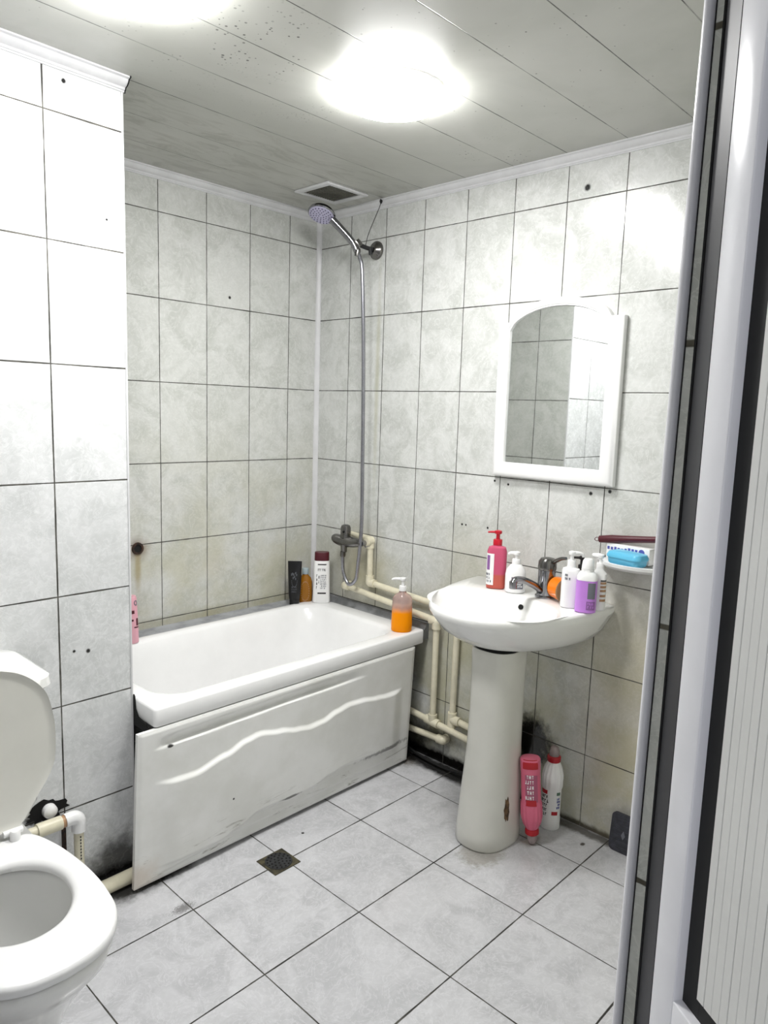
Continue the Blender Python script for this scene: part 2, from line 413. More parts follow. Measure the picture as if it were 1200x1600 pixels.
# ------------------------------------------------------------------ room shell
H = 2.195; XE = -1.192; YC = -.593; XL = -2.36; YD = -2.160
g = G(); g.box(XL-.1, .1, -3.4, .1, -.1, 0); struct('floor', g, 'floor', smooth=False)
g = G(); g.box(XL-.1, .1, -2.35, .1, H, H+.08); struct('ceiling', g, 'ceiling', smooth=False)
g = G(); g.box(XE, .1, 0, .1, 0, H); struct('wall_back', g, 'tileA', smooth=False)
g = G(); g.box(0, .1, -2.17, 0, 0, H); struct('wall_right', g, 'tileB', smooth=False)
g = G(); g.add([(XL-.1, YC, 0), (XE, YC, 0), (XE, YC, H), (XL-.1, YC, H), (XL-.1, .1, 0), (XE, .1, 0), (XE, .1, H), (XL-.1, .1, H)], [(0, 1, 2, 3), (4, 7, 6, 5), (0, 4, 5, 1), (3, 2, 6, 7), (0, 3, 7, 4)])
g.add([(XE, YC, 0), (XE, .1, 0), (XE, .1, H), (XE, YC, H)], [(0, 1, 2, 3)])
o = struct('wall_left', g, 'tileC', smooth=False); o.data.materials.append(M['tileS'])
for p in o.data.polygons:
    if abs(p.center.x-XE) < 1e-4: p.material_index = 1
g = G(); g.box(XL-.1, XL, -2.3, YC, 0, H); struct('wall_far_left', g, 'walls_plain', smooth=False)
# wall with the doorway (the camera stands in it); opening x -2.30..-1.385
g = G(); g.box(-1.315, 0, -2.25, YD, 0, H); g.box(-1.385, -1.3, -2.1786, YD-.004, 0, 2.12); g.box(XL, -2.30, -2.25, YD, 0, H); g.box(XL, 0, -2.25, YD, 2.12, H)
struct('wall_front', g, 'tileJ', smooth=False)
# tile edge trim at the door corner
def lean(g):
    g.v = [(x, y-.0052*(z-1.2), z) for x, y, z in g.v]; return g
g = G(); g.prism([(-1.3862+.0057*math.cos(a), -2.1624+.0057*math.sin(a)) for a in [2*PI*k/20 for k in range(20)]], 2, 0, 2.12); struct('trim_1', lean(g), 'pvc')
g = G(); g.prism([(-1.3856, -2.1678), (-1.3856, -2.1692), (-1.3835, -2.1692), (-1.3835, -2.1678)], 2, 0, 2.12); struct('trim_2', lean(g), 'tank_gap', smooth=False)
# inner corner strip and outer corner strip
g = G(); g.prism([(0, 0), (-.016, 0), (-.0155, -.004), (-.011, -.0085), (-.0085, -.011), (-.004, -.0155), (0, -.016)], 2, .55, 2.17); struct('trim_3', g, 'pvc_cove')
g = G(); g.prism([(XE-.004, YC-.002), (XE+.001, YC-.002), (XE+.002, YC+.004), (XE-.004, YC+.004)], 2, .0, 2.168); struct('trim_4', g, 'pvc_cove', smooth=False)
# ceiling coves (ogee profile): d out from wall, z below ceiling
cv = [(0, 0), (.030, 0), (.030, -.004), (.024, -.006), (.021, -.012), (.015, -.018), (.008, -.021), (.006, -.026), (.0035, -.027), (.0035, -.031), (0, -.031)]
g = G(); g.prism([(-d, H+z) for d, z in cv], 0, XE, -.001); struct('trim_5', g, 'pvc_cove', angle=25)
g = G(); g.prism([(-d, H+z) for d, z in cv], 1, YD, -.001); struct('trim_6', g, 'pvc_cove', angle=25)
g = G(); g.prism([(YC-d*1.15, H+z) for d, z in cv], 0, XL, XE+.004); struct('trim_7', g, 'pvc_cove', angle=25)
# grimy torn end of the cove
g = G(); g.prism([(YC-d*1.2-.001, H+z*1.05) for d, z in cv], 0, XE+.004, XE+.0065); struct('trim_8', g, 'hole', angle=25)
# mortar ledge round the bath
g = G(); g.prism([(0, .45), (-.11, .45), (-.11, .524), (-.08, .5265), (-.03, .527), (0, .5275)], 0, XE+.002, -.001); struct('trim_9', g, 'mortar', angle=50)
g = G(); g.prism([(0, .488), (-.038, .488), (-.038, .524), (-.022, .532), (-.012, .550), (0, .5535)], 1, -.700, -.111); struct('trim_10', g, 'skirt', angle=20)

# door frame and leaf (upvc), seen edge-on at the right
g = G(); g.box(-1.3850, -1.3836, -2.1808, -2.1786, 0, 2.10); struct('trim_11', g, 'rubber', smooth=False)
fr = G(); fr.box(-1.3838, -1.339, -2.181, -2.165, 0, 2.10)
struct('door_1', fr, 'frame_slate', smooth=False)
leaf = bpy.data.objects.new('door_2', None); COL.objects.link(leaf); leaf['kind'] = 'structure'
leaf.location = (-1.4906, -2.2342, 0); leaf.rotation_euler = (0, 0, math.radians(-124))
# local x runs along the leaf, local -y is the side facing the bathroom
W = .80; ZR = .838
lf = G()
lf.rbox(0, .0328, 0, .05, .04, 2.08, .0015, 3); lf.rbox(W-.0402, W, 0, .05, .04, 2.08, .002, 3)
for z0, z1 in ((.04, .08), (ZR-.07, ZR), (2.04, 2.08)): lf.rbox(.0315, W-.0385, .0004, .05, z0, z1, .0015, 3)
obj('leaf_frame', lf, 'pvc', leaf)
gk = G()
for z0, z1 in ((.08, ZR-.07), (ZR, 2.04)):
    gk.box(.0322, .056, .0100, .044, z0, z1); gk.box(W-.066, W-.0396, .0100, .044, z0, z1)
    gk.box(.032, W-.04, .0101, .044, z0, z0+.018); gk.box(.032, W-.04, .0101, .044, z1-.018, z1)
obj('gasket', gk, 'rubber', leaf, smooth=False)
pn = G()
xs = .0520; k = 0
while xs < W-.07:
    for z0, z1 in ((.098, ZR-.088), (ZR+.018, 2.022)):
        pn.rbox(xs, xs+(.0097 if k % 3 else .0092), .0094, .04, z0, z1, .0004, 1)
    xs += .0099; k += 1
obj('infill_panel', pn, 'pvc_panel', leaf, smooth=False)
# dark grey strip between frame and hinge side of the leaf
he = G(); A = Vector((-1.3842, -2.1808, 0)); Bq = Vector((-1.4906, -2.2342, 0)); nn_ = Vector((.46, -.885, 0))*.02
he.prism([(A.x, A.y), (Bq.x, Bq.y), (Bq.x+nn_.x, Bq.y+nn_.y), (A.x+nn_.x, A.y+nn_.y)], 2, .02, 2.1)
struct('door_3', he, 'slate_dark', smooth=False)

# ------------------------------------------------------------------ ceiling lamps and vent
def lamp(x, y, label, src=None):
    r = thing('ceiling_lamp', label, 'lamp', (x, y, H), 0, 'round ceiling lamps')
    a = G(); a.lathe([(.136, 0), (.137, -.010)], 48); obj('lamp_base', a, 'white_plastic', r)
    d = G(); d.lathe([(.137, -.0102), (.1375, -.0125), (.1345, -.020), (.125, -.029), (.104, -.036), (.06, -.0395), (.02, -.041)], 64); obj('diffuser', d, 'lampglow', r)
    return r
l1 = lamp(-.70, -1.085, 'lit round ceiling lamp fully in view between the ceiling seams')
l2 = lamp(-1.405, -1.06, 'lit round ceiling lamp cut off by the top edge, above the toilet side')

v = thing('ceiling_vent', 'square white ventilation grille in the ceiling above the shower', 'vent', (-.205, -.30, H))
g = G()
for a in ((-.105, .105, -.095, -.075), (-.105, .105, .075, .095), (-.105, -.078, -.08, .08), (.078, .105, -.08, .08)):
    g.rbox(a[0], a[1], a[2], a[3], -.008, -.0002, .0025)
obj('vent_frame', g, 'pvc_cove', v)
g = G(); g.box(-.079, .079, -.076, .076, -.0025, -.0003); obj('vent_back', g, 'hole', v, smooth=False)
for k in range(13):
    g = G(); x = -.070+k*.0114; g.box(x, x+.0030, -.0765, .0765, -.0040, -.0026)
    obj('vent_slat', g, 'vent_slat', v, smooth=False)

# ------------------------------------------------------------------ bathtub and panel
def rrect(x0, x1, y0, y1, r, z, n=10, rr=None):
    """rounded rectangle ring; rr: radii for corners (x1y1, x0y1, x0y0, x1y0)"""
    rr = rr or (r, r, r, r); o = []
    for (cx, cy, a0), q in zip(((x1, y1, 0), (x0, y1, 90), (x0, y0, 180), (x1, y0, 270)), rr):
        sx = -1 if cx == x1 else 1; sy = -1 if cy == y1 else 1
        for k in range(n+1):
            a = math.radians(a0+90*k/n); o.append((cx+sx*q+q*math.cos(a), cy+sy*q+q*math.sin(a), z))
    return o
tub = thing('bathtub', 'white acrylic bathtub with a wavy front panel in the tiled niche', 'bathtub', (-.61, -.42, 0))
g = G(); x0, x1, y0, y1 = -1.186, -.034, -.708, -.088
cr = (.11, .05, .012, .012)
R = lambda i, z, rr: rrect(x0+i, x1-i, y0+i, y1-i, .02, z, 10, tuple(max(.002, q-i) for q in rr))
rings = [R(.02, .480, cr), R(.002, .480, cr), R(0, .484, cr), R(0, .527, cr), R(.003, .5325, cr), R(.008, .534, cr)]
def inner(dx0, dx1, dy0, dy1, r, z): return rrect(x0+dx0, x1-dx1, y0+dy0, y1-dy1, r, z, 10)
rings += [inner(.05, .07, .052, .028, .10, .5335), inner(.058, .08, .060, .036, .10, .531), inner(.066, .090, .068, .044, .10, .520),
          inner(.085, .115, .082, .058, .11, .46), inner(.12, .17, .10, .08, .11, .30), inner(.17, .23, .125, .105, .10, .20), inner(.24, .30, .17, .15, .08, .165), inner(.38, .44, .24, .22, .04, .16)]
g.loft(rings, False, True); g.xf(Matrix.Translation((.61, .42, 0)))
obj('tub_shell', g, 'acrylic', tub, angle=60)
for px, py in ((-1.05, -.3), (-.2, -.3), (-1.05, -.6), (-.2, -.6)):
    g = G(); g.lathe([(.015, 0), (.015, .30)], 12, (px+.61, py+.42, 0)); obj('foot', g, 'dark', tub)
g = G(); g.lathe([(.025, .161), (.025, .164), (.012, .165)], 20, (.30, 0, 0)); obj('plughole', g, 'chrome', tub)

# panel: relief grid
def smooth(u): u = max(0, min(1, u)); return u*u*(3-2*u)
wave = [(-1.26, .316), (-1.197, .318), (-1.13, .308), (-1.064, .305), (-.953, .328), (-.88, .350), (-.834, .356), (-.75, .340), (-.678, .323), (-.62, .314), (-.565, .317), (-.50, .334), (-.445, .343), (-.38, .340), (-.30, .328), (-.247, .322), (-.19, .322), (-.147, .328), (-.08, .335)]
def wz(x):
    for a, b in zip(wave, wave[1:]):
        if a[0] <= x <= b[0]: return a[1]+(b[1]-a[1])*smooth((x-a[0])/(b[0]-a[0]))
    return wave[-1][1]
low = [(-1.26, .035), (-1.0, .05), (-.9, .075), (-.832, .098), (-.75, .098), (-.70, .09), (-.6, .095), (-.53, .112), (-.45, .122), (-.37, .118), (-.25, .105), (-.147, .10), (-.08, .10)]
def lz(x):
    for a, b in zip(low, low[1:]):
        if a[0] <= x <= b[0]: return a[1]+(b[1]-a[1])*smooth((x-a[0])/(b[0]-a[0]))
    return low[-1][1]
PX0, PX1 = -1.247, -.096
def relief(x, z):
    fade = smooth((x-PX0-.05)/.09)*smooth((PX1-.05-x)/.07)
    h = 0
    # upper groove under the top edge: sinks gently then steps out along z=.415
    zl = .413+.008*smooth((x+1.2)/.6)
    tap = fade*smooth((-.33-x)/.25)
    if z > zl: h -= .017*tap*smooth((zl+.042-z)/.036)*smooth((z-zl)/.009)
    w = wz(x)
    # ridge that stands out below the wave line
    h += fade*.013*smooth((w+.007-z)/.013)
    l = lz(x)
    h -= fade*.009*smooth((l-z)/.014)
    h -= fade*.004*smooth((.058-z)/.01)
    return h
NXp, NZp = 240, 150
g = G(); ZT = .476
v = []; f = []
for j in range(NZp+1):
    z = .012+(ZT-.012)*j/NZp
    for i in range(NXp+1):
        u = i/NXp
        xl = PX0+.012*(z/ZT)-.003; xr = PX1+.010*(z/ZT)-.004
        x = xl+(xr-xl)*u
        edge = min(1, min(u, 1-u)*NXp/3, (NZp-j)/3, j/3)
        y = -.700-.014*(z/ZT)-relief(x, z)+.004*(1-smooth(edge))
        v.append((x, y, z))
w = NXp+1
for j in range(NZp):
    for i in range(NXp): f.append((j*w+i, j*w+i+1, (j+1)*w+i+1, (j+1)*w+i))
# back sheet
N = len(v)
bk = [(x, y+.012, z) for x, y, z in v[:w]]+[(x, y+.012, z) for x, y, z in v[-w:]]
v += bk
for i in range(NXp):
    f.append((i, N+i, N+i+1, i+1)); f.append((NZp*w+i, NZp*w+i+1, N+w+i+1, N+w+i)); f.append((N+i, N+w+i, N+w+i+1, N+i+1))
f.append(tuple([j*w for j in range(NZp+1)]+[N+w, N])); f.append(tuple([j*w+NXp for j in range(NZp+1)]+[N+w+NXp, N+NXp]))
g.add(v, f)
o = obj('front_panel', g, 'panel', tub, angle=50); o.matrix_parent_inverse = tub.matrix_basis.inverted(); o['label'] = 'wavy white front panel'
# support lath behind panel
g = G(); g.box(-1.15, -.14, -.665, -.645, .0, .03); tag(obj('support_lath', g, 'dark', smooth=False), 'dark lath on the floor behind the bathtub front panel', 'lath')

# ------------------------------------------------------------------ bottles at the bath
def facing(x, y): return math.atan2(-2.4747-y, -2.1476-x)+PI/2   # local -y towards the doorway
# black tube standing on its cap
x, y = -.178, -.083; b = thing('shampoo_tube', 'black squeeze tube standing on its cap in the bath corner', 'tube', (x, y, .527), facing(x, y)-.1)
rg = [(0, .020, .016, 2.2), (.004, .022, .0175, 2.2), (.026, .0225, .018, 2.2)]
obj('cap', body(rg), 'blacktube', b)
rg = [(.027, .0235, .019, 2.2), (.05, .0262, .0185, 2.2), (.12, .0285, .012, 2.2), (.18, .030, .003, 3), (.193, .0305, .0014, 4)]
obj('tube_body', body(rg), 'blacktube', b)
g = G()
ring_pts = []
for k in range(13):
    a = PI+PI*k/12; cx, cz = -90+25*math.cos(a)*.9, .108+.026*math.sin(a)
    patch(rg, cx-2.5, cx+2.5, cz-.0014, cz+.0014, .001, 1, 1, g)
for k, (aa, zz) in enumerate(((-112, .135), (-104, .139), (-96, .136), (-84, .142), (-76, .134), (-99, .121), (-90, .126), (-82, .117))):
    patch(rg, aa-4, aa+4, zz-.005, zz+.004, .001, 2, 1, g)
obj('label', g, 'tube_mark', b)
obj('lettering', marks(rg, -112, -70, .055, .085, 3, 5, .9, .001, 5), 'tube_mark', b)
# amber oil bottle
x, y = -.118, -.083; b = thing('oil_bottle', 'amber bottle with a pale cap behind the white shampoo bottle', 'bottle', (x, y, .527), facing(x, y))
rg = [(0, .026, .017, 2.4), (.005, .030, .019, 2.4), (.04, .031, .02, 2.4), (.095, .030, .0195, 2.4), (.113, .024, .017, 2.2), (.125, .013, .012, 2), (.131, .012, .012, 2)]
obj('bottle_body', body(rg), 'amber', b)
g = G(); g.lathe([(.0145, .129), (.015, .131), (.015, .152), (.013, .155)], 24, sy=1); obj('cap', g, 'bluegrey', b)
g = G()
for k in range(24):
    a = 2*PI*k/24; patch(rg, -90+30*math.cos(a)-2, -90+30*math.cos(a)+2, .055+.042*math.sin(a)-.002, .055+.042*math.sin(a)+.002, .0012, 1, 1, g)
obj('embossed_ring', g, 'tan', b)
# white shampoo with maroon cap
x, y = -.078, -.145; b = thing('shampoo_bottle', 'tall white shampoo bottle with a maroon flip cap in the bath corner', 'bottle', (x, y, .534), facing(x, y))
rg = [(0, .034, .020, 2.8), (.004, .0385, .023, 2.8), (.08, .0365, .022, 2.8), (.16, .0345, .021, 2.8), (.183, .033, .020, 2.8), (.188, .031, .019, 2.8)]
obj('bottle_body', body(rg), 'white_plastic', b)
cg = [(.187, .031, .019, 2.8), (.189, .032, .0197, 2.8), (.222, .0315, .0195, 2.8), (.225, .030, .018, 2.8)]
obj('cap', body(cg), 'maroon', b)
for q in ((-112, -62, .170, .1745), (-108, -66, .042, .048)): obj('label_bar', patch(rg, *q, .0008, 8, 1), 'black_mark', b)
obj('title_lettering', marks(rg, -110, -62, .140, .156, 1, 3, 1, .001, 8), 'black_mark', b)
obj('side_lettering', marks(rg, -120, -108, .06, .13, 4, 9, 1, .001, 10), 'black_mark', b)
g = marks(rg, -104, -96, .085, .125, 2, 10, 1, .001, 9); obj('symbol', g, 'black_mark', b)
obj('lettering', marks(rg, -94, -62, .062, .128, 7, 11, .85, .001, 4), 'grey_mark', b)
# orange soap bottle
x, y = -.112, -.655; b = thing('soap_dispenser', 'clear pump bottle of orange liquid soap on the bathtub rim corner', 'bottle', (x, y, .534), facing(x, y))
rg = [(0, .036, .033, 2.3), (.004, .040, .036, 2.3), (.03, .041, .037, 2.3), (.10, .039, .035, 2.3), (.128, .038, .034, 2.3), (.140, .030, .028, 2.2), (.150, .015, .015, 2), (.160, .0125, .0125, 2)]
obj('bottle_body', body(rg), 'orangeb', b)
g = G(); g.lathe([(.0022, .02), (.0022, .158)], 8); obj('dip_tube', g, 'white_plastic', b)
pump(b, .158, 'white_plastic', .03, .0145, .042, PI*.97)
# pale pink bottle at the left end
x, y = -.962, -.108; b = thing('conditioner_bottle', 'pale pink bottle half hidden at the left end of the bathtub ledge', 'bottle', (x, y, .527), -.25)
rg = [(0, .036, .018, 3), (.004, .040, .021, 3), (.09, .038, .020, 3), (.165, .034, .017, 3), (.172, .031, .015, 3)]
obj('bottle_body', body(rg), 'pinkbottle', b)
g = patch(rg, -78, -62, .110, .122, .001); patch(rg, -80, -70, .083, .09, .001, 3, 2, g); patch(rg, -50, -30, .066, .092, .001, 3, 2, g); patch(rg, -66, -30, .058, .062, .001, 5, 1, g)
obj('lettering', g, 'maroon', b)
g = G()
for k in range(16):
    a = 2*PI*k/16; patch(rg, -44+14*math.cos(a)-3, -44+14*math.cos(a)+3, .148+.008*math.sin(a)-.0015, .148+.008*math.sin(a)+.0015, .0012, 1, 1, g)
obj('emblem', g, 'grey_mark', b)

# ------------------------------------------------------------------ shower fittings
t_ = thing('shower_bracket', 'dark chrome wall bracket holding the hand shower', 'bracket', (0, -.350, 2.010))
g = G(); g.lathe([(.036, 0), (.036, .006), (.030, .014), (.018, .020), (.014, .028)], 32, M4=Matrix.Rotation(-PI/2, 4, 'Y')); obj('wall_flange', g, 'chrome_dark', t_)
g = G(); g.tube([(-.02, 0, 0), (-.055, .004, .002), (-.088, .006, .006)], .0085, 12); g.tube([(-.04, 0, .004), (-.036, -.002, -.022)], .008, 10, False); obj('arm', g, 'dark', t_)
g = G(); g.lathe([(.017, -.012), (.019, 0), (.017, .016)], 20, M4=Matrix.Translation((-.100, .008, .006)) @ Matrix.Rotation(-.6, 4, 'Y') @ Matrix.Rotation(-.35, 4, 'X')); obj('cradle', g, 'chrome_dark', t_)

hs = thing('hand_shower', 'chrome hand shower with a lavender nozzle face under the ceiling vent', 'hand shower', (-.105, -.340, 2.005))
A = Vector((0, 0, 0)); Bp = Vector((-.07, .058, .092)); 
g = G(); g.tube([(.002, -.004, -.018), (-.012, .010, .018), (-.042, .034, .058), (-.078, .06, .098)], lambda u: .0125+.003*u, 14); obj('handle', g, 'chrome', hs)
# head disc
hc = Vector((-.105, .088, .118)); nrm = Vector((-.40, -.14, -.90)).normalized()
q = nrm.to_track_quat('Z', 'Y').to_matrix().to_4x4(); Mx = Matrix.Translation(hc) @ q
g = G(); g.lathe([(.015, -.026), (.038, -.019), (.052, -.006), (.055, .003), (.052, .007)], 40, M4=Mx); obj('head_shell', g, 'chrome', hs)
g = G(); g.lathe([(.050, .0065), (.049, .0095), (.03, .0108), (.01, .011)], 40, M4=Mx); fp = obj('nozzle_plate', g, 'lavender', hs)
g = G()
for rr, n_ in ((.010, 5), (.020, 10), (.031, 15), (.042, 20)):
    for k in range(n_):
        a = 2*PI*(k+.3*rr*100)/n_; g.lathe([(.0023, .009), (.0021, .0125)], 6, (rr*math.cos(a), rr*math.sin(a), 0), M4=Mx)
obj('nozzles', g, 'lav_dark', fp); 
bpy.data.objects['nozzles']['kind'] = 'stuff'

hp = [(-.088, -.318, .790), (-.088, -.316, .745), (-.086, -.322, .69), (-.085, -.345, .652), (-.082, -.372, .672), (-.080, -.384, .74), (-.080, -.386, .90), (-.082, -.383, 1.2), (-.088, -.378, 1.6), (-.096, -.368, 1.9), (-.101, -.356, 1.965), (-.104, -.345, 1.988)]
hp = [(a, b_+.012, c) if c < .8 else (a, b_, c) for a, b_, c in hp]
hp[0] = (-.088, -.288, .775); hp[1] = (-.088, -.288, .735); hp[2] = (-.086, -.294, .69); hp[3] = (-.085, -.325, .650); hp[4] = (-.082, -.362, .675)
g = G(); g.tube(hp, .0078, 12, sub=10)
h_ = obj('shower_hose', g, 'hose'); tag(h_, 'long steel shower hose looping down from hand shower to bath mixer', 'hose')
g = G(); g.lathe([(.011, -.0), (.012, .02), (.0095, .03)], 16, M4=Matrix.Translation((-.104, -.345, 1.972)) @ Matrix.Rotation(.1, 4, 'X')); obj('hose_nut', g, 'chrome_dark', h_)
g = G(); g.lathe([(.010, 0), (.0115, .006), (.0115, .022), (.009, .024)], 16, (-.088, -.288, .762)); obj('hose_nut', g, 'chrome_dark', h_)

g = G(); g.tube([(-.028, -.392, 2.182), (-.034, -.389, 2.16), (-.046, -.372, 2.11), (-.054, -.352, 2.06), (-.058, -.344, 2.022)], .0014, 6)
o = obj('hanging_wire', g, 'rubber'); tag(o, 'thin dark wire hanging from the ceiling cove to the shower bracket', 'wire')
g = G(); g.lathe([(.003, -.008), (.006, 0), (.004, .008)], 8, (-.028, -.392, 2.185)); obj('knot', g, 'rubber', o)

mx = thing('bath_mixer', 'tarnished chrome bath mixer tap on the wall above the bathtub', 'tap', (-.075, -.30, .83))
g = G(); g.tube([(0, .085, -.003), (0, .07, 0), (0, .03, -.004), (0, -.02, -.002), (0, -.06, 0), (0, -.085, 0)], lambda u: .013+.011*math.sin(PI*min(1, max(0, u*1.1)))**.7, 16); obj('mixer_body', g, 'chrome_dark', mx)
g = G(); g.lathe([(.021, .0), (.022, .02), (.0215, .042), (.018, .052), (.010, .056)], 24, (0, .012, .012)); o = obj('lever_cap', g, 'chrome_dark', mx)
g = G(); g.lathe([(.005, 0), (.005, .002)], 12, M4=Matrix.Translation((-.0205, .003, .040)) @ Matrix.Rotation(-PI/2, 4, 'Y') @ Matrix.Rotation(0, 4, 'X')); obj('cap_screw', g, 'hole', o)
g = G(); g.lathe([(.013, -.048), (.0135, -.03), (.016, -.016)], 16, (-.008, .012, 0)); obj('outlet', g, 'chrome_dark', mx)
for yy in (-.082, .052):
    g = G(); g.tube([(0, yy, 0), (.03, yy, 0), (.045, yy, .002)], .012, 12, False); g.lathe([(.022, 0), (.022, .008), (.014, .014)], 20, M4=Matrix.Translation((.038, yy, .002)) @ Matrix.Rotation(-PI/2, 4, 'Y')); obj('inlet_flange', g, 'chrome', mx)

# ------------------------------------------------------------------ plastic pipes on the mirror wall
PR = .0125
def fitting(g, p, d, L=.028, r=.0175):
    p = Vector(p); d = Vector(d).normalized(); g.tube([p-d*L*.5, p+d*L*.5], r, 14, False)
def elbow(parent, p, d1, d2):
    g = G(); p = Vector(p); d1 = Vector(d1); d2 = Vector(d2)
    g.tube([p+d1*.03, p+d1*.012, p, p+d2*.012, p+d2*.03], .0175, 14, True, 5)
    return obj('elbow', g, 'ppr', parent)
def pipe(parent, a, b, r=PR):
    g = G(); g.tube([a, b], r, 14, False); return obj('pipe', g, 'ppr', parent)
pa = thing('water_pipe', 'cream plastic water pipe running low along the wall above the bath ledge', 'pipe', (-.034, -.25, .622))
P0 = Vector((-.034, -.25, .622))
L = lambda x, y, z: (x-P0.x, y-P0.y, z-P0.z)
pipe(pa, L(-.034, -.262, .622), L(-.036, -.765, .582)); elbow(pa, L(-.034, -.25, .622), (0, -1, 0), (1, 0, 0)); 
elbow(pa, L(-.036, -.768, .580), (0, 1, 0), (0, 0, -1)); pipe(pa, L(-.036, -.768, .56), L(-.036, -.768, .205))
g = G(); g.tube([L(-.036, -.735, .178), L(-.036, -.80, .172)], .0175, 14, False); g.tube([L(-.036, -.768, .175), L(-.036, -.768, .205)], .0175, 14, False); obj('tee', g, 'ppr', pa)
pipe(pa, L(-.036, -.60, .188), L(-.036, -1.05, .150))
pb = thing('water_pipe', 'cream plastic water pipe dropping from the bath mixer and along behind the basin', 'pipe', (-.030, -.382, .83))
P0 = Vector((-.030, -.382, .83))
elbow(pb, L(-.030, -.390, .838), (-.8, 0, 0), (0, 0, -1)); g = G(); g.lathe([(.02, 0), (.02, .03)], 16, M4=Matrix.Translation(L(-.052, -.390, .838)) @ Matrix.Rotation(PI/2, 4, 'Y')); obj('coupling', g, 'ppr', pb)
pipe(pb, L(-.030, -.392, .82), L(-.030, -.394, .68)); elbow(pb, L(-.030, -.395, .662), (0, 0, 1), (0, -1, 0)); pipe(pb, L(-.030, -.41, .661), L(-.022, -.855, .635))
elbow(pb, L(-.022, -.858, .633), (0, 1, 0), (0, 0, -1)); pipe(pb, L(-.022, -.858, .61), L(-.022, -.853, .21))
elbow(pb, L(-.022, -.853, .205), (0, 0, 1), (0, 0, -1)); g = G(); fitting(g, L(-.024, -.874, .208), (0, 1, 0), .034); obj('tee', g, 'ppr', pb)
pipe(pb, L(-.022, -.86, .209), L(-.022, -1.05, .190))
pc = thing('waste_pipe', 'short cream pipe ending in an elbow below the other two pipes', 'pipe', (-.03, -.7, .12)); P0 = Vector((-.03, -.7, .12))
pipe(pc, L(-.03, -.58, .105), L(-.03, -.80, .112)); elbow(pc, L(-.03, -.818, .112), (0, .8, 0), (.8, 0, 0))
g = G(); g.tube([(-.03, -.56, .05), (-.035, -.66, .02), (-.045, -.78, .012), (-.05, -.9, .022), (-.05, -1.0, .05), (-.04, -1.08, .09)], .0065, 8)
tag(obj('black_hose', g, 'rubber'), 'thin black hose lying along the wall foot between bath and pedestal', 'hose')

# mixer left supply behind (short pipe from the wall)
pd = thing('pipe_stub', 'short cream pipe stub behind the bath mixer', 'pipe', (-.02, -.30, .845)); P0 = Vector((-.02, -.30, .845))
pipe(pd, L(-.018, -.262, .850), L(-.018, -.372, .846), .011)

# ------------------------------------------------------------------ washbasin
YS = -1.200; HW = .268; DX = .492; CX = -.235
def Dring(s, z, back=0.0, n=72, sx=1.0, cx=CX):
    """D outline scaled s, flat side kept against the wall"""
    o = []
    for k in range(n):
        a = 2*PI*k/n; d = (math.cos(a), math.sin(a)); lo, hi = 0, 1
        for _ in range(28):
            m = (lo+hi)/2; x = cx+d[0]*m; y = d[1]*m
            if x > -back*1: ins = False
            else:
                u = (-x)/(DX*s*sx); w = abs(y)/(HW*s)
                ins = u < 1 and w < 1 and (u**2.1+w**2.35) < 1
            if ins: lo = m
            else: hi = m
        o.append((cx+d[0]*lo, YS+d[1]*lo, z))
    return o
bs = thing('washbasin', 'white ceramic washbasin on the mirror wall with bottles on its rim', 'basin', (0, YS, .65))
def ering(cx, ax, ay, z, n=72, e=2.15): return ring(cx, YS, z, ax, ay, e, n)
rings = [Dring(.34, .634, .03), Dring(.48, .637, .02), Dring(.63, .647, .01), Dring(.78, .669, .004), Dring(.90, .706, .001), Dring(.965, .744, .001), Dring(.99, .758, .001), Dring(1.0, .768, .001), Dring(1.0, .778, .001), Dring(.993, .7845, .001), Dring(.98, .787, .002)]
icx = -.302
rings += [ering(icx, .158, .222, .7865), ering(icx, .152, .216, .785), ering(icx, .146, .210, .779), ering(icx, .138, .200, .755), ering(icx, .118, .175, .72), ering(icx, .085, .13, .69), ering(icx, .04, .05, .676), ering(icx, .02, .02, .674)]
g = G(); g.loft(rings); g.xf(Matrix.Translation((0, -YS, -.65))); bowl = obj('bowl', g, 'ceramic', bs, angle=70)
g = G(); g.lathe([(.0085, -.004), (.0085, .004)], 20, M4=Matrix.Translation((-.1655, -.022, .757-.65)) @ Matrix.Rotation(math.radians(-68), 4, 'Y')); obj('overflow_hole', g, 'hole', bs)
g = G(); g.lathe([(.022, .0255), (.022, .028), (.010, .029)], 20, (icx, 0, 0)); obj('drain', g, 'chrome', bs)
pdl = thing('basin_pedestal', 'off-white ceramic pedestal column standing under the washbasin', 'pedestal', (-.265, -1.213, 0))
def pring(z, w, d0, d1, n=48):
    o = []
    for k in range(n):
        a = 2*PI*k/n; c, q = math.cos(a), math.sin(a)
        x = (d0 if c < 0 else d1)*math.copysign(abs(c)**.8, c); y = w*math.copysign(abs(q)**.85, q); o.append((x, y, z))
    return o
g = G(); g.loft([pring(0, .088, .118, .10), pring(.008, .091, .123, .10), pring(.05, .090, .121, .10), pring(.18, .083, .108, .10), pring(.32, .075, .094, .10), pring(.45, .073, .088, .10), pring(.56, .075, .086, .10), pring(.635, .079, .084, .10), pring(.645, .077, .080, .10)])
obj('column', g, 'ceramic_grey', pdl, angle=60)
g = G(); g.loft([pring(.645, .073, .076, .09), pring(.655, .073, .076, .09)]); obj('gap_ring', g, 'hole', pdl)  # black ring fills the gap between column and bowl
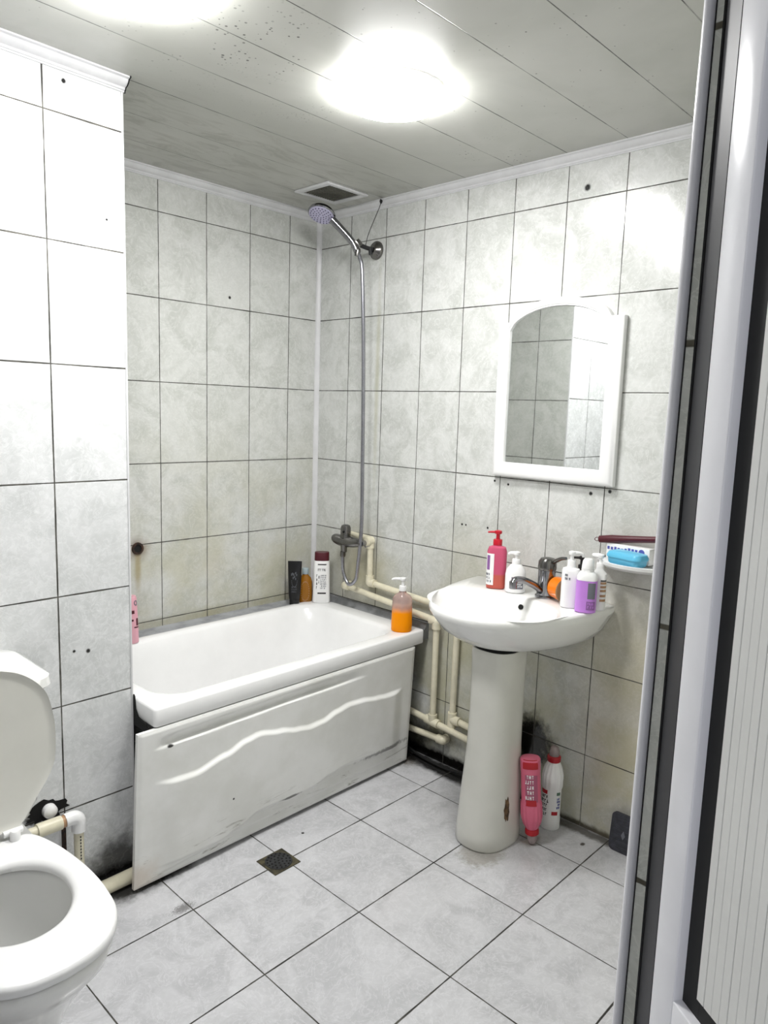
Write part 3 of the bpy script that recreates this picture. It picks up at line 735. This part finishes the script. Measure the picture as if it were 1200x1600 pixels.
# chipped brown mark near the foot
def pedpt(a, z, off):
    zz = [(0, .091, .123), (.05, .090, .121), (.18, .083, .108), (.32, .075, .094)]
    for p, q in zip(zz, zz[1:]):
        if p[0] <= z <= q[0]: u = (z-p[0])/(q[0]-p[0]); w = p[1]+(q[1]-p[1])*u; d = p[2]+(q[2]-p[2])*u
    c, s_ = math.cos(a), math.sin(a); return Vector((-(d+off)*abs(c)**.8 if c < 0 else .1*abs(c)**.8, (w+off)*math.copysign(abs(s_)**.85, s_), z))
g = G(); out = []; rnd = random.Random(3); nn = 20
for k in range(nn):
    t0 = 2*PI*k/nn; rr = 1+rnd.uniform(-.25, .2)
    out.append((math.radians(258)+.10*math.cos(t0)*rr, .135+.042*math.sin(t0)*rr))
vv = [pedpt(a, z, .0007) for a, z in out]+[pedpt(math.radians(258), .135, .001)]
g.add(vv, [(k, (k+1) % nn, nn) for k in range(nn)]); obj('chipped_patch', g, plain('brown_chip', (122, 96, 66), .7, var=.4, vs=60), pdl)

# basin mixer tap
tp = thing('basin_tap', 'chrome mixer tap standing on the back of the washbasin', 'tap', (-.085, -1.262, .786), 0)
g = G(); g.lathe([(.035, 0), (.035, .006), (.030, .010), (.0285, .05), (.0285, .092)], 28); obj('tap_body', g, 'chrome', tp)
g = G(); g.tube([(-.015, .004, .018), (-.05, .010, .042), (-.10, .022, .066), (-.135, .030, .072), (-.147, .032, .062)], lambda u: .0125-.002*u, 14); g.lathe([(.0125, 0), (.0125, .022)], 16, (-.147, .032, .046)); obj('spout', g, 'chrome', tp)
g = G(); g.lathe([(.0295, .093), (.0305, .10), (.0290, .120), (.022, .130), (.008, .133)], 28); hd = obj('tap_head', g, 'chrome_dark', tp)
g = G(); g.tube([(-.004, -.018, .118), (-.014, -.040, .130), (-.022, -.062, .141), (-.028, -.082, .146)], lambda u: .008-.003*u, 10); obj('lever', g, 'chrome_dark', hd)

# ---- items on the basin
ZB = .787
x, y = -.113, -1.082; b = thing('hand_wash_bottle', 'tall pink soap bottle with a red pump, leftmost on the washbasin', 'bottle', (x, y, ZB), facing(x, y)+.0)
rg = [(0, .028, .022, 3), (.003, .0325, .026, 3), (.08, .0335, .0265, 3), (.128, .0335, .0265, 3), (.142, .029, .023, 2.6), (.147, .015, .015, 2), (.152, .014, .014, 2)]
obj('bottle_body', body(rg), 'pinkb', b)
obj('label', patch(rg, -168, -98, .014, .122, .001, 14, 6), 'white_plastic', b)
g = patch(rg, -150, -122, .066, .116, .0016, 6, 4); obj('label_panel', g, 'purple_dark', b)
obj('lettering', marks(rg, -160, -112, .02, .056, 3, 21, .9, .0016, 9), 'grey_mark', b)
pump(b, .150, 'red', .028, .0155, .034, PI, .0045, drop=.003)
x, y = -.112, -1.160; b = thing('soap_pump_bottle', 'small white pump bottle with a grey label beside the basin tap', 'bottle', (x, y, ZB), facing(x, y)+.1)
rg = [(0, .028, .024, 2.4), (.004, .034, .028, 2.4), (.06, .0345, .028, 2.4), (.078, .031, .026, 2.3), (.092, .020, .019, 2), (.097, .014, .014, 2)]
obj('bottle_body', body(rg), 'white_plastic', b)
obj('label', patch(rg, -112, -52, .016, .056, .001), 'grey_mark', b); obj('lettering', marks(rg, -106, -56, .02, .052, 4, 31, .9, .0016, 6), 'white_plastic', b)
pump(b, .095, 'white_plastic', .022, .0145, .026, PI*.9, .007)
# orange cup on its side
b = thing('orange_cup', 'round orange plastic cup lying on its side next to the basin tap', 'cup', (-.095, -1.316, ZB+.0405), math.radians(-112))
Mr = Matrix.Rotation(PI/2, 4, 'Y')
g = G(); g.lathe([(.030, 0), (.034, .003), (.0385, .05), (.0395, .052), (.0345, .052), (.030, .008), (.006, .006)], 36, M4=Matrix.Translation((-.02, 0, 0)) @ Mr); obj('cup_body', g, 'orange', b)
g = G(); g.lathe([(.0335, .040), (.031, .0405), (.002, .041)], 36, M4=Matrix.Translation((-.02, 0, 0)) @ Mr); obj('cup_inside', g, 'orange_dark', b)
g = G(); g.lathe([(.0395, .0521), (.0405, .054), (.0370, .0545), (.0360, .0525)], 36, M4=Matrix.Translation((-.02, 0, 0)) @ Mr); obj('rim', g, 'tan', b)
# lotion with white pump
x, y = -.138, -1.378; b = thing('lotion_bottle', 'slim white lotion bottle with a white pump on the washbasin', 'bottle', (x, y, ZB), facing(x, y)+.12)
rg = [(0, .024, .020, 3.2), (.003, .0275, .023, 3.2), (.115, .0275, .023, 3.2), (.122, .025, .021, 3), (.127, .014, .014, 2), (.132, .013, .013, 2)]
obj('bottle_body', body(rg), 'white_plastic', b)
obj('lettering', marks(rg, -125, -92, .088, .110, 2, 41, .7, .001, 7), 'grey_mark', b)
pump(b, .130, 'white_plastic', .026, .013, .036, .2, .0065, drop=.012)
# bottle with black pump, hidden behind
x, y = -.034, -1.356; b = thing('dark_pump_bottle', 'bottle with a thin black pump mostly hidden behind the white lotion bottle', 'bottle', (x, y, ZB), facing(x, y))
rg = [(0, .014, .012, 2.6), (.003, .016, .014, 2.6), (.09, .016, .014, 2.6), (.100, .010, .010, 2)]
obj('bottle_body', body(rg), 'white_plastic', b)
pump(b, .098, 'rubber', .026, .010, .030, PI, .0045, drop=.003)
# purple foam bottle
x, y = -.150, -1.440; b = thing('foam_bottle', 'lilac foam bottle with a clear dome cap in front on the washbasin', 'bottle', (x, y, ZB), facing(x, y)-.05)
rg = [(0, .026, .022, 3), (.003, .0315, .026, 3), (.096, .0315, .026, 3), (.100, .031, .026, 3)]
obj('bottle_body', body(rg), 'purple', b)
r2 = [(.1005, .0305, .0255, 3), (.112, .030, .025, 2.6), (.122, .024, .022, 2.2), (.126, .019, .019, 2), (.134, .019, .019, 2)]
obj('neck', body(r2), 'white_plastic', b)
r3 = [(.1345, .0185, .0185, 2), (.140, .0185, .0185, 2), (.158, .0165, .0165, 2), (.165, .012, .012, 2)]
obj('dome_cap', body(r3), 'white_plastic', b)
g = patch(rg, -86, -40, .046, .095, .001); obj('label_panel', g, 'grey_mark', b)
g = patch(rg, -88, -36, .012, .038, .001); obj('label', g, 'purple_dark', b)
obj('lettering', marks(rg, -84, -42, .015, .036, 2, 51, .8, .0016, 7), 'purple', b)
# rear spray bottle
x, y = -.096, -1.453; b = thing('spray_bottle', 'white bottle with a tan banded label behind the lilac bottle', 'bottle', (x, y, ZB), facing(x, y)-.1)
rg = [(0, .019, .016, 2.6), (.003, .022, .019, 2.6), (.115, .022, .019, 2.6), (.126, .013, .013, 2), (.131, .012, .012, 2)]
obj('bottle_body', body(rg), 'white_plastic', b)
g = G()
for z in (.030, .044, .060, .072, .084): obj('label_band', patch(rg, -80, -20, z, z+.007, .001, 8, 1), 'tan', b)
obj('label_bar', patch(rg, -80, -20, .093, .097, .001, 8, 1), 'black_mark', b)
pump(b, .129, 'white_plastic', .024, .012, .026, PI*.9, .009, drop=.001)

# ------------------------------------------------------------------ mirror
YM = -1.207; W2 = .228
def outline(w, zb, zs, zc, wa, n=18):
    """frame outline with shoulders at zs, arch crown zc, arch half width wa (y centred)"""
    o = [(-w, zb), (w, zb), (w, zs)]
    for k in range(n+1):
        a = PI*k/n; o.append((wa*math.cos(a), zs+(zc-zs)*math.sin(a)**.9 if wa == w else zs+.004+(zc-zs-.004)*math.sin(a)))
    o.append((-w, zs)); return o
mr = thing('wall_mirror', 'arched bathroom mirror in a white plastic frame above the washbasin', 'mirror', (0, YM, 1.163))
def arch(y0, y1, zb, zs, zc, n=24, d=.0, r=.0):
    cy = (y0+y1)/2; w = (y1-y0)/2; o = []
    for k in range(n+1):
        u = -1+2*k/n; o.append((cy+w*u, zs+(zc-zs)*math.sqrt(max(0, 1-(u)**2*.92))/1.0-(zc-zs)*math.sqrt(.08)*abs(u)**6))
    return [(y1, zb)]+[(p[0], p[1]) for p in o[::-1]]+[(y0, zb)]
# frame ring lofts: outer -> inner, same vertex count
N = 24
def mring(x, w, zb, zs, zc, wa):
    """rectangle sides + arch; 2+N+1 points. arch limited to half width wa, flat shoulder outside it"""
    o = [(x, -w, zb)]
    o.append((x, -w, zs))
    for k in range(N+1):
        u = -1+2*k/N; yy = wa*u; rise = zc-zs; o.append((x, yy, zs+rise*(1-u*u)**.62))
    o.append((x, w, zs)); o.append((x, w, zb)); return o
zs_o, zc_o = 1.688-1.163, 1.758-1.163
gi = dict(w=.180, zb=.050, zs=.495, zc=.567, wa=.1799)
g = G()
g.loft([mring(-.001, W2, 0, zs_o, zc_o, .185), mring(-.022, W2, 0, zs_o, zc_o, .185), mring(-.028, W2-.006, .006, zs_o-.006, zc_o-.006, .182), mring(-.030, W2-.016, .014, zs_o-.014, zc_o-.012, .180),
        mring(-.030, .188, .042, .503, .575, .1875), mring(-.026, .184, .046, .499, .571, .1835), mring(-.027, .182, .048, .497, .569, .1815), mring(-.018, **gi)], False, False)
obj('mirror_frame', g, 'white_plastic', mr, angle=35)
g = G(); g.loft([mring(-.017, **gi), mring(-.019, .1795, .0505, .4955, .5665, .1794)], True, True); obj('mirror_glass', g, 'mirror', mr, smooth=False)

# ------------------------------------------------------------------ corner shelf and its things
sh = thing('soap_shelf', 'small white half-round wall shelf holding soap things', 'shelf', (0, -1.535, .935))
def half(r, ry, z, n=24): return [(-r*math.sin(PI*k/n), ry*math.cos(PI*k/n), z) for k in range(n+1)]
g = G(); g.loft([half(.100, .115, -.014), half(.116, .132, -.004), half(.118, .135, .006), half(.114, .131, .007), half(.108, .124, .000)]); obj('shelf_tray', g, 'white_plastic', sh)
g = G(); g.box(-.006, -.0005, -.10, .10, -.03, .015); obj('wall_plate', g, 'white_plastic', sh, smooth=False)
b = thing('soap_box', 'light blue soap box with its lid on the wall shelf', 'soap box', (-.076, -1.528, .936), math.radians(80))
g = G(); g.loft([rrect(-.040, .040, -.021, .021, .012, 0), rrect(-.046, .046, -.026, .026, .015, .006), rrect(-.048, .048, -.028, .028, .016, .021)]); obj('soap_box_base', g, 'blue', b)
g = G(); g.loft([rrect(-.050, .050, -.030, .030, .017, .0205), rrect(-.050, .050, -.030, .030, .017, .026), rrect(-.046, .046, -.026, .026, .015, .034), rrect(-.036, .036, -.017, .017, .01, .037)]); obj('lid', g, 'blue', b); b.scale = (1.2, 1.1, 1.15)
b = thing('toothpaste_box', 'white toothpaste carton with blue lettering behind the blue soap box', 'carton', (-.024, -1.505, .940), math.radians(-97), rx=.0)
g = G(); g.rbox(-.066, .082, -.018, .016, 0, .050, .002); obj('carton', g, 'white_plastic', b)
g = G(); 
rnd = random.Random(4)
for k in range(9): xx = -.062+.012*k; g.box(xx, xx+.008, -.0187, -.0181, .030, .030+rnd.uniform(.008, .014))
obj('lettering', g, 'bluedark', b)
g = G(); g.lathe([(.010, 0), (.010, .0008)], 20, M4=Matrix.Translation((.056, -.018, .036)) @ Matrix.Rotation(PI/2, 4, 'X')); obj('emblem', g, 'bluedark', b)
b = thing('hairbrush', 'dark maroon hairbrush handle lying on top of the toothpaste carton', 'brush', (-.030, -1.482, 1.005), math.radians(90), ry=.13)
g = G(); g.loft([[(x, yy*w, zz*h) for yy, zz in ((math.cos(2*PI*k/12), math.sin(2*PI*k/12)) for k in range(12))] for x, w, h in ((.075, .006, .007), (.072, .010, .011), (.03, .013, .0135), (-.04, .010, .011), (-.10, .009, .010), (-.14, .012, .010))]); g.xf(Matrix.Rotation(0, 4, 'Y'))
obj('handle', g, 'maroon', b)
g = G(); g.rbox(-.215, -.135, -.020, .020, -.012, .010, .006); obj('brush_head', g, 'maroon', b)
g = G()
for q in range(7):
    for w_ in range(4): g.lathe([(.0022, -.040), (.0030, -.010)], 6, (-.205+.0105*q, -.013+.0087*w_, 0))
o = obj('bristles', g, 'rubber', b); o['kind'] = 'stuff'
g = G(); g.tube([(.073, 0, .0), (.080, .0, .006), (.088, 0, .002), (.088, 0, -.003), (.080, 0, -.006), (.073, 0, -.002)], .0012, 6); obj('hanging_loop', g, 'maroon', b)

# ------------------------------------------------------------------ floor things
def cleaner(name, label, loc, rot, mb, mc, flipz=False, seed=1):
    b = thing(name, label, 'bottle', loc)
    b.rotation_euler = rot
    rg = [(0, .029, .025, 2.3), (.004, .0325, .028, 2.3), (.04, .0325, .028, 2.3), (.044, .0315, .027, 2.3), (.14, .0315, .027, 2.3), (.150, .034, .030, 2.3), (.19, .0345, .031, 2.3), (.215, .029, .026, 2.2), (.235, .020, .019, 2), (.238, .018, .018, 2)]
    g = G(); n = 60; rs = []
    for z, ax, ay, e in rg:
        rr = []
        for k in range(n):
            a = 2*PI*k/n; fl = .0012*math.cos(15*a) if .15 <= z <= .216 else 0
            c, q = math.cos(a), math.sin(a)
            rr.append(((ax+fl)*math.copysign(abs(c)**(2/e), c), (ay+fl)*math.copysign(abs(q)**(2/e), q), z))
        rs.append(rr)
    g.loft(rs); obj('bottle_body', g, mb, b)
    g = G(); g.lathe([(.0215, .236), (.0225, .24), (.0225, .252), (.019, .256)], 24); obj('cap_ring', g, 'redlabel', b)
    g = G(); g.lathe([(.017, .256), (.0165, .272), (.012, .285), (.006, .289)], 20); obj('cap', g, mc, b)
    return b, rg
x, y = -.078, -1.330
b, rg = cleaner('toilet_cleaner', 'white ribbed cleaner bottle standing upright against the wall by the pedestal', (x, y, 0), (0, 0, facing(x, y)), 'white_plastic', 'clear')
obj('label', patch(rg, -165, -105, .05, .138, .001, 10, 4), 'white_plastic', b)
for q in ((-160, -112, .128, .141), (-86, -50, .056, .068)): obj('label_band', patch(rg, *q, .0015, 6, 1), 'redlabel', b)
obj('lettering', marks(rg, -158, -106, .048, .126, 5, 61, 1, .0016, 14), 'black_mark', b)
g = patch(rg, -62, -36, .126, .136, .0015, 4, 1); obj('label_patch', g, 'green', b); obj('small_lettering', marks(rg, -58, -30, .076, .118, 4, 62, .9, .0016, 7), 'bluedark', b)
# pink one stands on its cap, upside down, leaning to the pedestal
x, y = -.210, -1.346
ax = math.radians(4)
Rm = (Matrix.Rotation(math.radians(-5.5), 4, 'X') @ Matrix.Rotation(facing(x, y), 4, 'Z') @ Matrix.Rotation(PI, 4, 'Y'))
b, rg = cleaner('cleaner_bottle', 'pink cleaner bottle standing upside down on its cap beside the pedestal', (x, y+.028, .2892), Rm.to_euler(), 'pinkbody', 'clear')
obj('label', patch(rg, -130, -62, .05, .138, .001, 10, 4), plain('dusky_pink_label', (168, 84, 112), .4), b)
for q in ((-118, -66, .132, .150), (-135, -50, .0, .03)): obj('label_band', patch(rg, *q, .0015, 8, 2), 'redlabel', b)
obj('lettering', marks(rg, -104, -64, .046, .132, 5, 63, 1, .0018, 12), 'white_plastic', b)

# grey rubber pad leaning on the wall
b = thing('rubber_pad', 'dark grey embossed rubber pad leaning on the wall foot by the door trim', 'rubber pad', (-.040, -1.572, 0), 0)
g = G(); g.loft([rrect(-.045, .045, -.0, .125, .016, 0), rrect(-.045, .045, -.0, .125, .016, .008)])
for k in range(6):
    g.rbox(-.036, .036, .012+k*.018, .018+k*.018, .0075, .0105, .001, 1)
g.xf(Matrix.Rotation(PI/2-.12, 4, 'X')); g.xf(Matrix.Rotation(-PI/2, 4, 'Z'))
o = obj('pad_body', g, 'darkgrey', b)
g = G(); g.loft([[(0, .045, .0108), (.007, .058, .0108), (0, .074, .0108), (-.007, .058, .0108)], [(0, .045, .0116), (.007, .058, .0116), (0, .074, .0116), (-.007, .058, .0116)]])
g.xf(Matrix.Rotation(PI/2-.12, 4, 'X')); g.xf(Matrix.Rotation(-PI/2, 4, 'Z')); obj('diamond_mark', g, 'grey_mark', b)

# floor drain
dr = thing('floor_drain', 'small square dark drain grate sunk in the floor tiles', 'drain', (-.862, -.857, 0))
g = G(); g.rbox(-.049, .049, -.047, .047, .0002, .003, .001, 1); obj('drain_frame', g, 'olive', dr, smooth=False)
g = G(); g.lathe([(.042, .003), (.041, .0048), (.01, .005)], 36, e=2); obj('grate', g, 'dark', dr)
g = G()
for rr, n_ in ((.0, 1), (.013, 6), (.025, 11), (.035, 16)):
    for k in range(n_):
        a = 2*PI*(k+.5*(n_ % 2))/n_; g.lathe([(.0031, .0045), (.0031, .0056)], 8, (rr*math.cos(a), rr*math.sin(a), 0))
obj('grate_holes', g, 'hole', dr); bpy.data.objects['grate_holes']['kind'] = 'stuff'

# rusty pipe end in the back wall
b = thing('rusty_pipe_end', 'rusty open pipe end in the tiles above the left end of the bathtub', 'pipe end', (-.861, 0, .842))
g = G(); g.loft([ring(0, 0, 0, .023, .023, 2, 24), ring(0, 0, .006, .022, .022, 2, 24), ring(0, 0, .006, .015, .015, 2, 24), ring(0, 0, .001, .014, .014, 2, 24)], False, True); g.xf(Matrix.Rotation(PI/2, 4, 'X')); obj('ring', g, 'rust', b)
g = G(); g.lathe([(.0145, .0005), (.0145, .0025)], 20, M4=Matrix.Rotation(PI/2, 4, 'X')); obj('bore', g, 'hole', b)
# dark drain stub behind pedestal
b = thing('drain_stub', 'black grimy waste pipe stub on the wall behind the pedestal', 'pipe', (-.0, -1.13, .16))
g = G(); g.tube([(-.002, 0, 0), (-.03, -.005, 0), (-.05, -.008, .02), (-.055, -.01, .06), (-.065, -.012, .12)], .024, 16); obj('stub', g, 'rubber', b)
g = G(); g.lathe([(.032, 0), (.034, .02), (.030, .032)], 20, M4=Matrix.Translation((-.066, -.012, .10))); obj('collar', g, 'dark', b)

# ------------------------------------------------------------------ toilet
TX = -1.70; TY = -1.10
half_pts = [(0, .222), (.07, .222), (.112, .210), (.136, .14), (.148, .06), (.152, -.01), (.149, -.08), (.136, -.15), (.100, -.205), (.054, -.232), (0, -.240)]
def catm(P, sub=5):
    Q = []
    for i in range(len(P)-1):
        a = P[max(i-1, 0)]; b = P[i]; c = P[i+1]; d = P[min(i+2, len(P)-1)]
        for k in range(sub):
            u = k/sub; Q.append(tuple(.5*((2*b[j])+(c[j]-a[j])*u+(2*a[j]-5*b[j]+4*c[j]-d[j])*u*u+(3*b[j]-a[j]-3*c[j]+d[j])*u**3) for j in (0, 1)))
    Q.append(P[-1]); return Q
HPp = catm(half_pts); OUT = HPp+[(-x, y) for x, y in HPp[::-1][1:-1]]
def oring(s, z, dy=0, sy=None): return [(x*s, y*(sy or s)+dy, z) for x, y in OUT]
def irings(ax, ay0, ay1, z, cy):
    o = []
    n = len(OUT)
    for (x, y) in OUT:
        a = math.atan2(y-0, x); c, q = math.cos(a), math.sin(a); o.append((ax*c, cy+(ay1 if q > 0 else ay0)*q, z))
    return o
tl = thing('toilet', 'white ceramic toilet with raised lid at the left wall', 'toilet', (TX, TY, 0))
g = G()
rings = [oring(.56, 0, .10, .78), oring(.57, .015, .10, .78), oring(.52, .06, .10, .74), oring(.53, .14, .09, .72), oring(.63, .22, .07, .78), oring(.80, .30, .035, .88), oring(.92, .35, .01, .96), oring(.955, .38, .0, .975), oring(.955, .395, 0, .975), oring(.93, .399, 0, .95)]
rings += [irings(.118, .148, .135, .398, .015), irings(.112, .142, .13, .385, .015), irings(.118, .15, .13, .36, .01), irings(.105, .13, .12, .28, .01), irings(.07, .09, .08, .20, .02), irings(.04, .05, .04, .17, .03)]
g.loft(rings); obj('bowl', g, 'ceramic', tl, angle=70)
g = G(); g.loft([irings(.095, .115, .105, .245, .015), irings(.095, .115, .105, .246, .015)]); obj('water', g, plain('toilet_water', (150, 152, 150), .02, trans=.0), tl)
g = G(); g.loft([oring(.985, .401), oring(1.0, .404), oring(1.0, .415), oring(.985, .4205), oring(.96, .422), irings(.122, .150, .130, .4215, .015), irings(.112, .142, .122, .4195, .015), irings(.106, .136, .117, .412, .015), irings(.106, .136, .117, .403, .015), irings(.112, .140, .12, .401, .015)], False, False); obj('seat', g, 'white_plastic', tl, angle=60)
lid = G(); LL = [(x*1.21*(.74+.26*smooth((.222-y)/.17)), (y-.222)*.80) for x, y in OUT]
def lring(s, z): 
    cy = -.185; return [(x*s, cy+(y-cy)*s, z) for x, y in LL]
lid.loft([lring(.90, .004), lring(.97, .0035), lring(.995, .0), lring(1.0, .006), lring(.99, .012), lring(.93, .017), lring(.6, .020), lring(.2, .021)])
lid.xf(Matrix.Translation((0, .222, .435)) @ Matrix.Rotation(math.radians(-94), 4, 'X')); obj('lid', lid, 'lid_plastic', tl, angle=60)
for sx in (-1, 1):
    g = G(); g.lathe([(.011, 0), (.011, .018), (.008, .022)], 16, (.078*sx, .205, .421)); g.tube([(.078*sx-.02, .218, .434), (.078*sx+.02, .218, .434)], .007, 10, False); obj('hinge', g, 'white_plastic', tl)
tk = G(); tk.loft([rrect(-.145, .145, .30, .485, .03, .40), rrect(-.168, .168, .29, .488, .035, .44), rrect(-.180, .180, .285, .490, .035, .60), rrect(-.185, .185, .280, .492, .035, .715)]); ck = obj('cistern', tk, 'ceramic', tl)
g = G(); g.loft([rrect(-.181, .181, .285, .49, .035, .7152), rrect(-.181, .181, .285, .49, .035, .721)]); obj('lid_gap', g, 'tank_gap', ck)
g = G(); g.loft([rrect(-.194, .194, .268, .498, .04, .721), rrect(-.199, .199, .262, .502, .042, .727), rrect(-.197, .197, .264, .501, .042, .747), rrect(-.175, .175, .285, .49, .05, .764), rrect(-.13, .13, .32, .46, .04, .769)]); obj('cistern_lid', g, 'ceramic', ck, angle=50)
g = G(); g.loft([rrect(-.10, .10, .20, .40, .03, .30), rrect(-.125, .125, .20, .42, .03, .40)]); obj('cistern_support', g, 'ceramic', tl)

# floor screw / bracket at toilet foot
g = G(); g.rbox(-1.628, -1.612, -1.235, -1.20, 0, .03, .003); tag(obj('foot_bracket', g, 'rust', smooth=False), 'small rusty bracket on the floor beside the toilet foot', 'bracket')

# pipes beside the toilet
tpz = thing('toilet_supply_pipe', 'white plastic pipe with elbow running from behind the toilet down to the floor', 'pipe', (-1.37, -.64, .2)); P0 = Vector((-1.37, -.64, .2))
pipe(tpz, L(-1.61, -.648, .275), L(-1.48, -.648, .272), .0135); 
g = G(); g.tube([L(-1.488, -.648, .272), L(-1.425, -.646, .270)], .0185, 16, False); obj('coupling', g, 'ppr', tpz)
g = G(); g.tube([L(-1.425, -.646, .270), L(-1.413, -.646, .270)], .016, 16, False); obj('collar', g, 'tan', tpz)
g = G(); g.tube([L(-1.415, -.646, .270), L(-1.391, -.646, .270), L(-1.379, -.646, .258), L(-1.379, -.646, .228)], .0185, 16, True, 6); obj('elbow', g, 'white_plastic', tpz)
pipe(tpz, L(-1.379, -.646, .232), L(-1.379, -.646, .045), .013)
g = G(); g.tube([L(-1.379, -.646, .05), L(-1.379, -.646, .03), L(-1.35, -.646, .025)], .017, 14); obj('elbow', g, 'ppr', tpz)
g = G()
for k in range(8): g.box(*(lambda c: (c[0]-.0015, c[0]+.0015, c[1]-.0136, c[1]-.0126, c[2]-.0025, c[2]+.0025))(L(-1.3795, -.646, .215-.009*k)))
obj('lettering', g, 'black_mark', tpz)
lp = thing('floor_pipe', 'cream pipe lying on the floor and running under the bath panel', 'pipe', (-1.3, -.64, .022)); P0 = Vector((-1.3, -.64, .022))
pipe(lp, L(-1.40, -.645, .024), L(-1.10, -.640, .022), .0205)
g = G(); g.lathe([(.016, 0), (.019, .006), (.018, .02), (.010, .026)], 20, M4=Matrix.Translation((-1.437, YC, .290)) @ Matrix.Rotation(PI/2, 4, 'X'))
tag(obj('pipe_plug', g, 'white_plastic'), 'round white pipe plug in the broken tile hole by the toilet', 'plug')
g = G(); g.tube([(-1.405, -.612, .26), (-1.405, -.612, .02)], .006, 10, False); tag(obj('dark_rod', g, 'rust'), 'thin dark vertical rod on the wall behind the toilet pipe elbow', 'rod')
g = G(); rnd = random.Random(12); n = 26; pts = []
for k in range(n):
    a = 2*PI*k/n; r = 1+rnd.uniform(-.25, .25); pts.append((-1.440+.052*math.cos(a)*r, .288+.030*math.sin(a)*r))
g.prism(pts, 1, YC-.0016, YC-.0002); tag(obj('broken_tile_hole', g, 'hole', smooth=False), 'black broken gap in the wall tiles behind the toilet pipe', 'hole')
# black sheet: damaged filler plus painted dark of the void under the rim
g = G(); rnd = random.Random(5)
pts = [(-.690, .455), (-.594, .455), (-.594, .546), (-.600, .541), (-.604, .505), (-.618, .486), (-.645, .482), (-.668, .480)]
g.prism(pts, 0, XE+.001, XE+.0055); tag(obj('sealant_and_dark_void', g, 'hole', smooth=False), 'black crumbled sealant and painted dark void between wall corner and bathtub rim', 'sealant')

# ------------------------------------------------------------------ world and camera
w = bpy.data.worlds.new('World'); S.world = w; w.use_nodes = True
w.node_tree.nodes['Background'].inputs[0].default_value = (.9, .92, 1, 1); w.node_tree.nodes['Background'].inputs[1].default_value = .11

cam = bpy.data.cameras.new('Camera'); co = bpy.data.objects.new('Camera', cam); COL.objects.link(co)
Rr = ((0.6914738137775684, -0.7216954093988797, 0.03193275610541855), (-0.07824942317640976, -0.11876969787040777, -0.9898337166617084), (0.7181510931777964, 0.6819453753200145, -0.13859838544218564))
mw = Matrix(((Rr[0][0], -Rr[1][0], -Rr[2][0], -2.147619777490875), (Rr[0][1], -Rr[1][1], -Rr[2][1], -2.474666228348632), (Rr[0][2], -Rr[1][2], -Rr[2][2], 1.377219725860567), (0, 0, 0, 1)))
co.matrix_world = mw
cam.sensor_fit = 'VERTICAL'; cam.sensor_height = 24; cam.lens = 1132.561*24/1600; cam.clip_start = .01
S.camera = co
S.view_settings.view_transform = 'Standard'; S.view_settings.look = 'None'; S.view_settings.gamma = 1
S.view_settings.use_curve_mapping = False
S.view_settings.exposure = 2.78
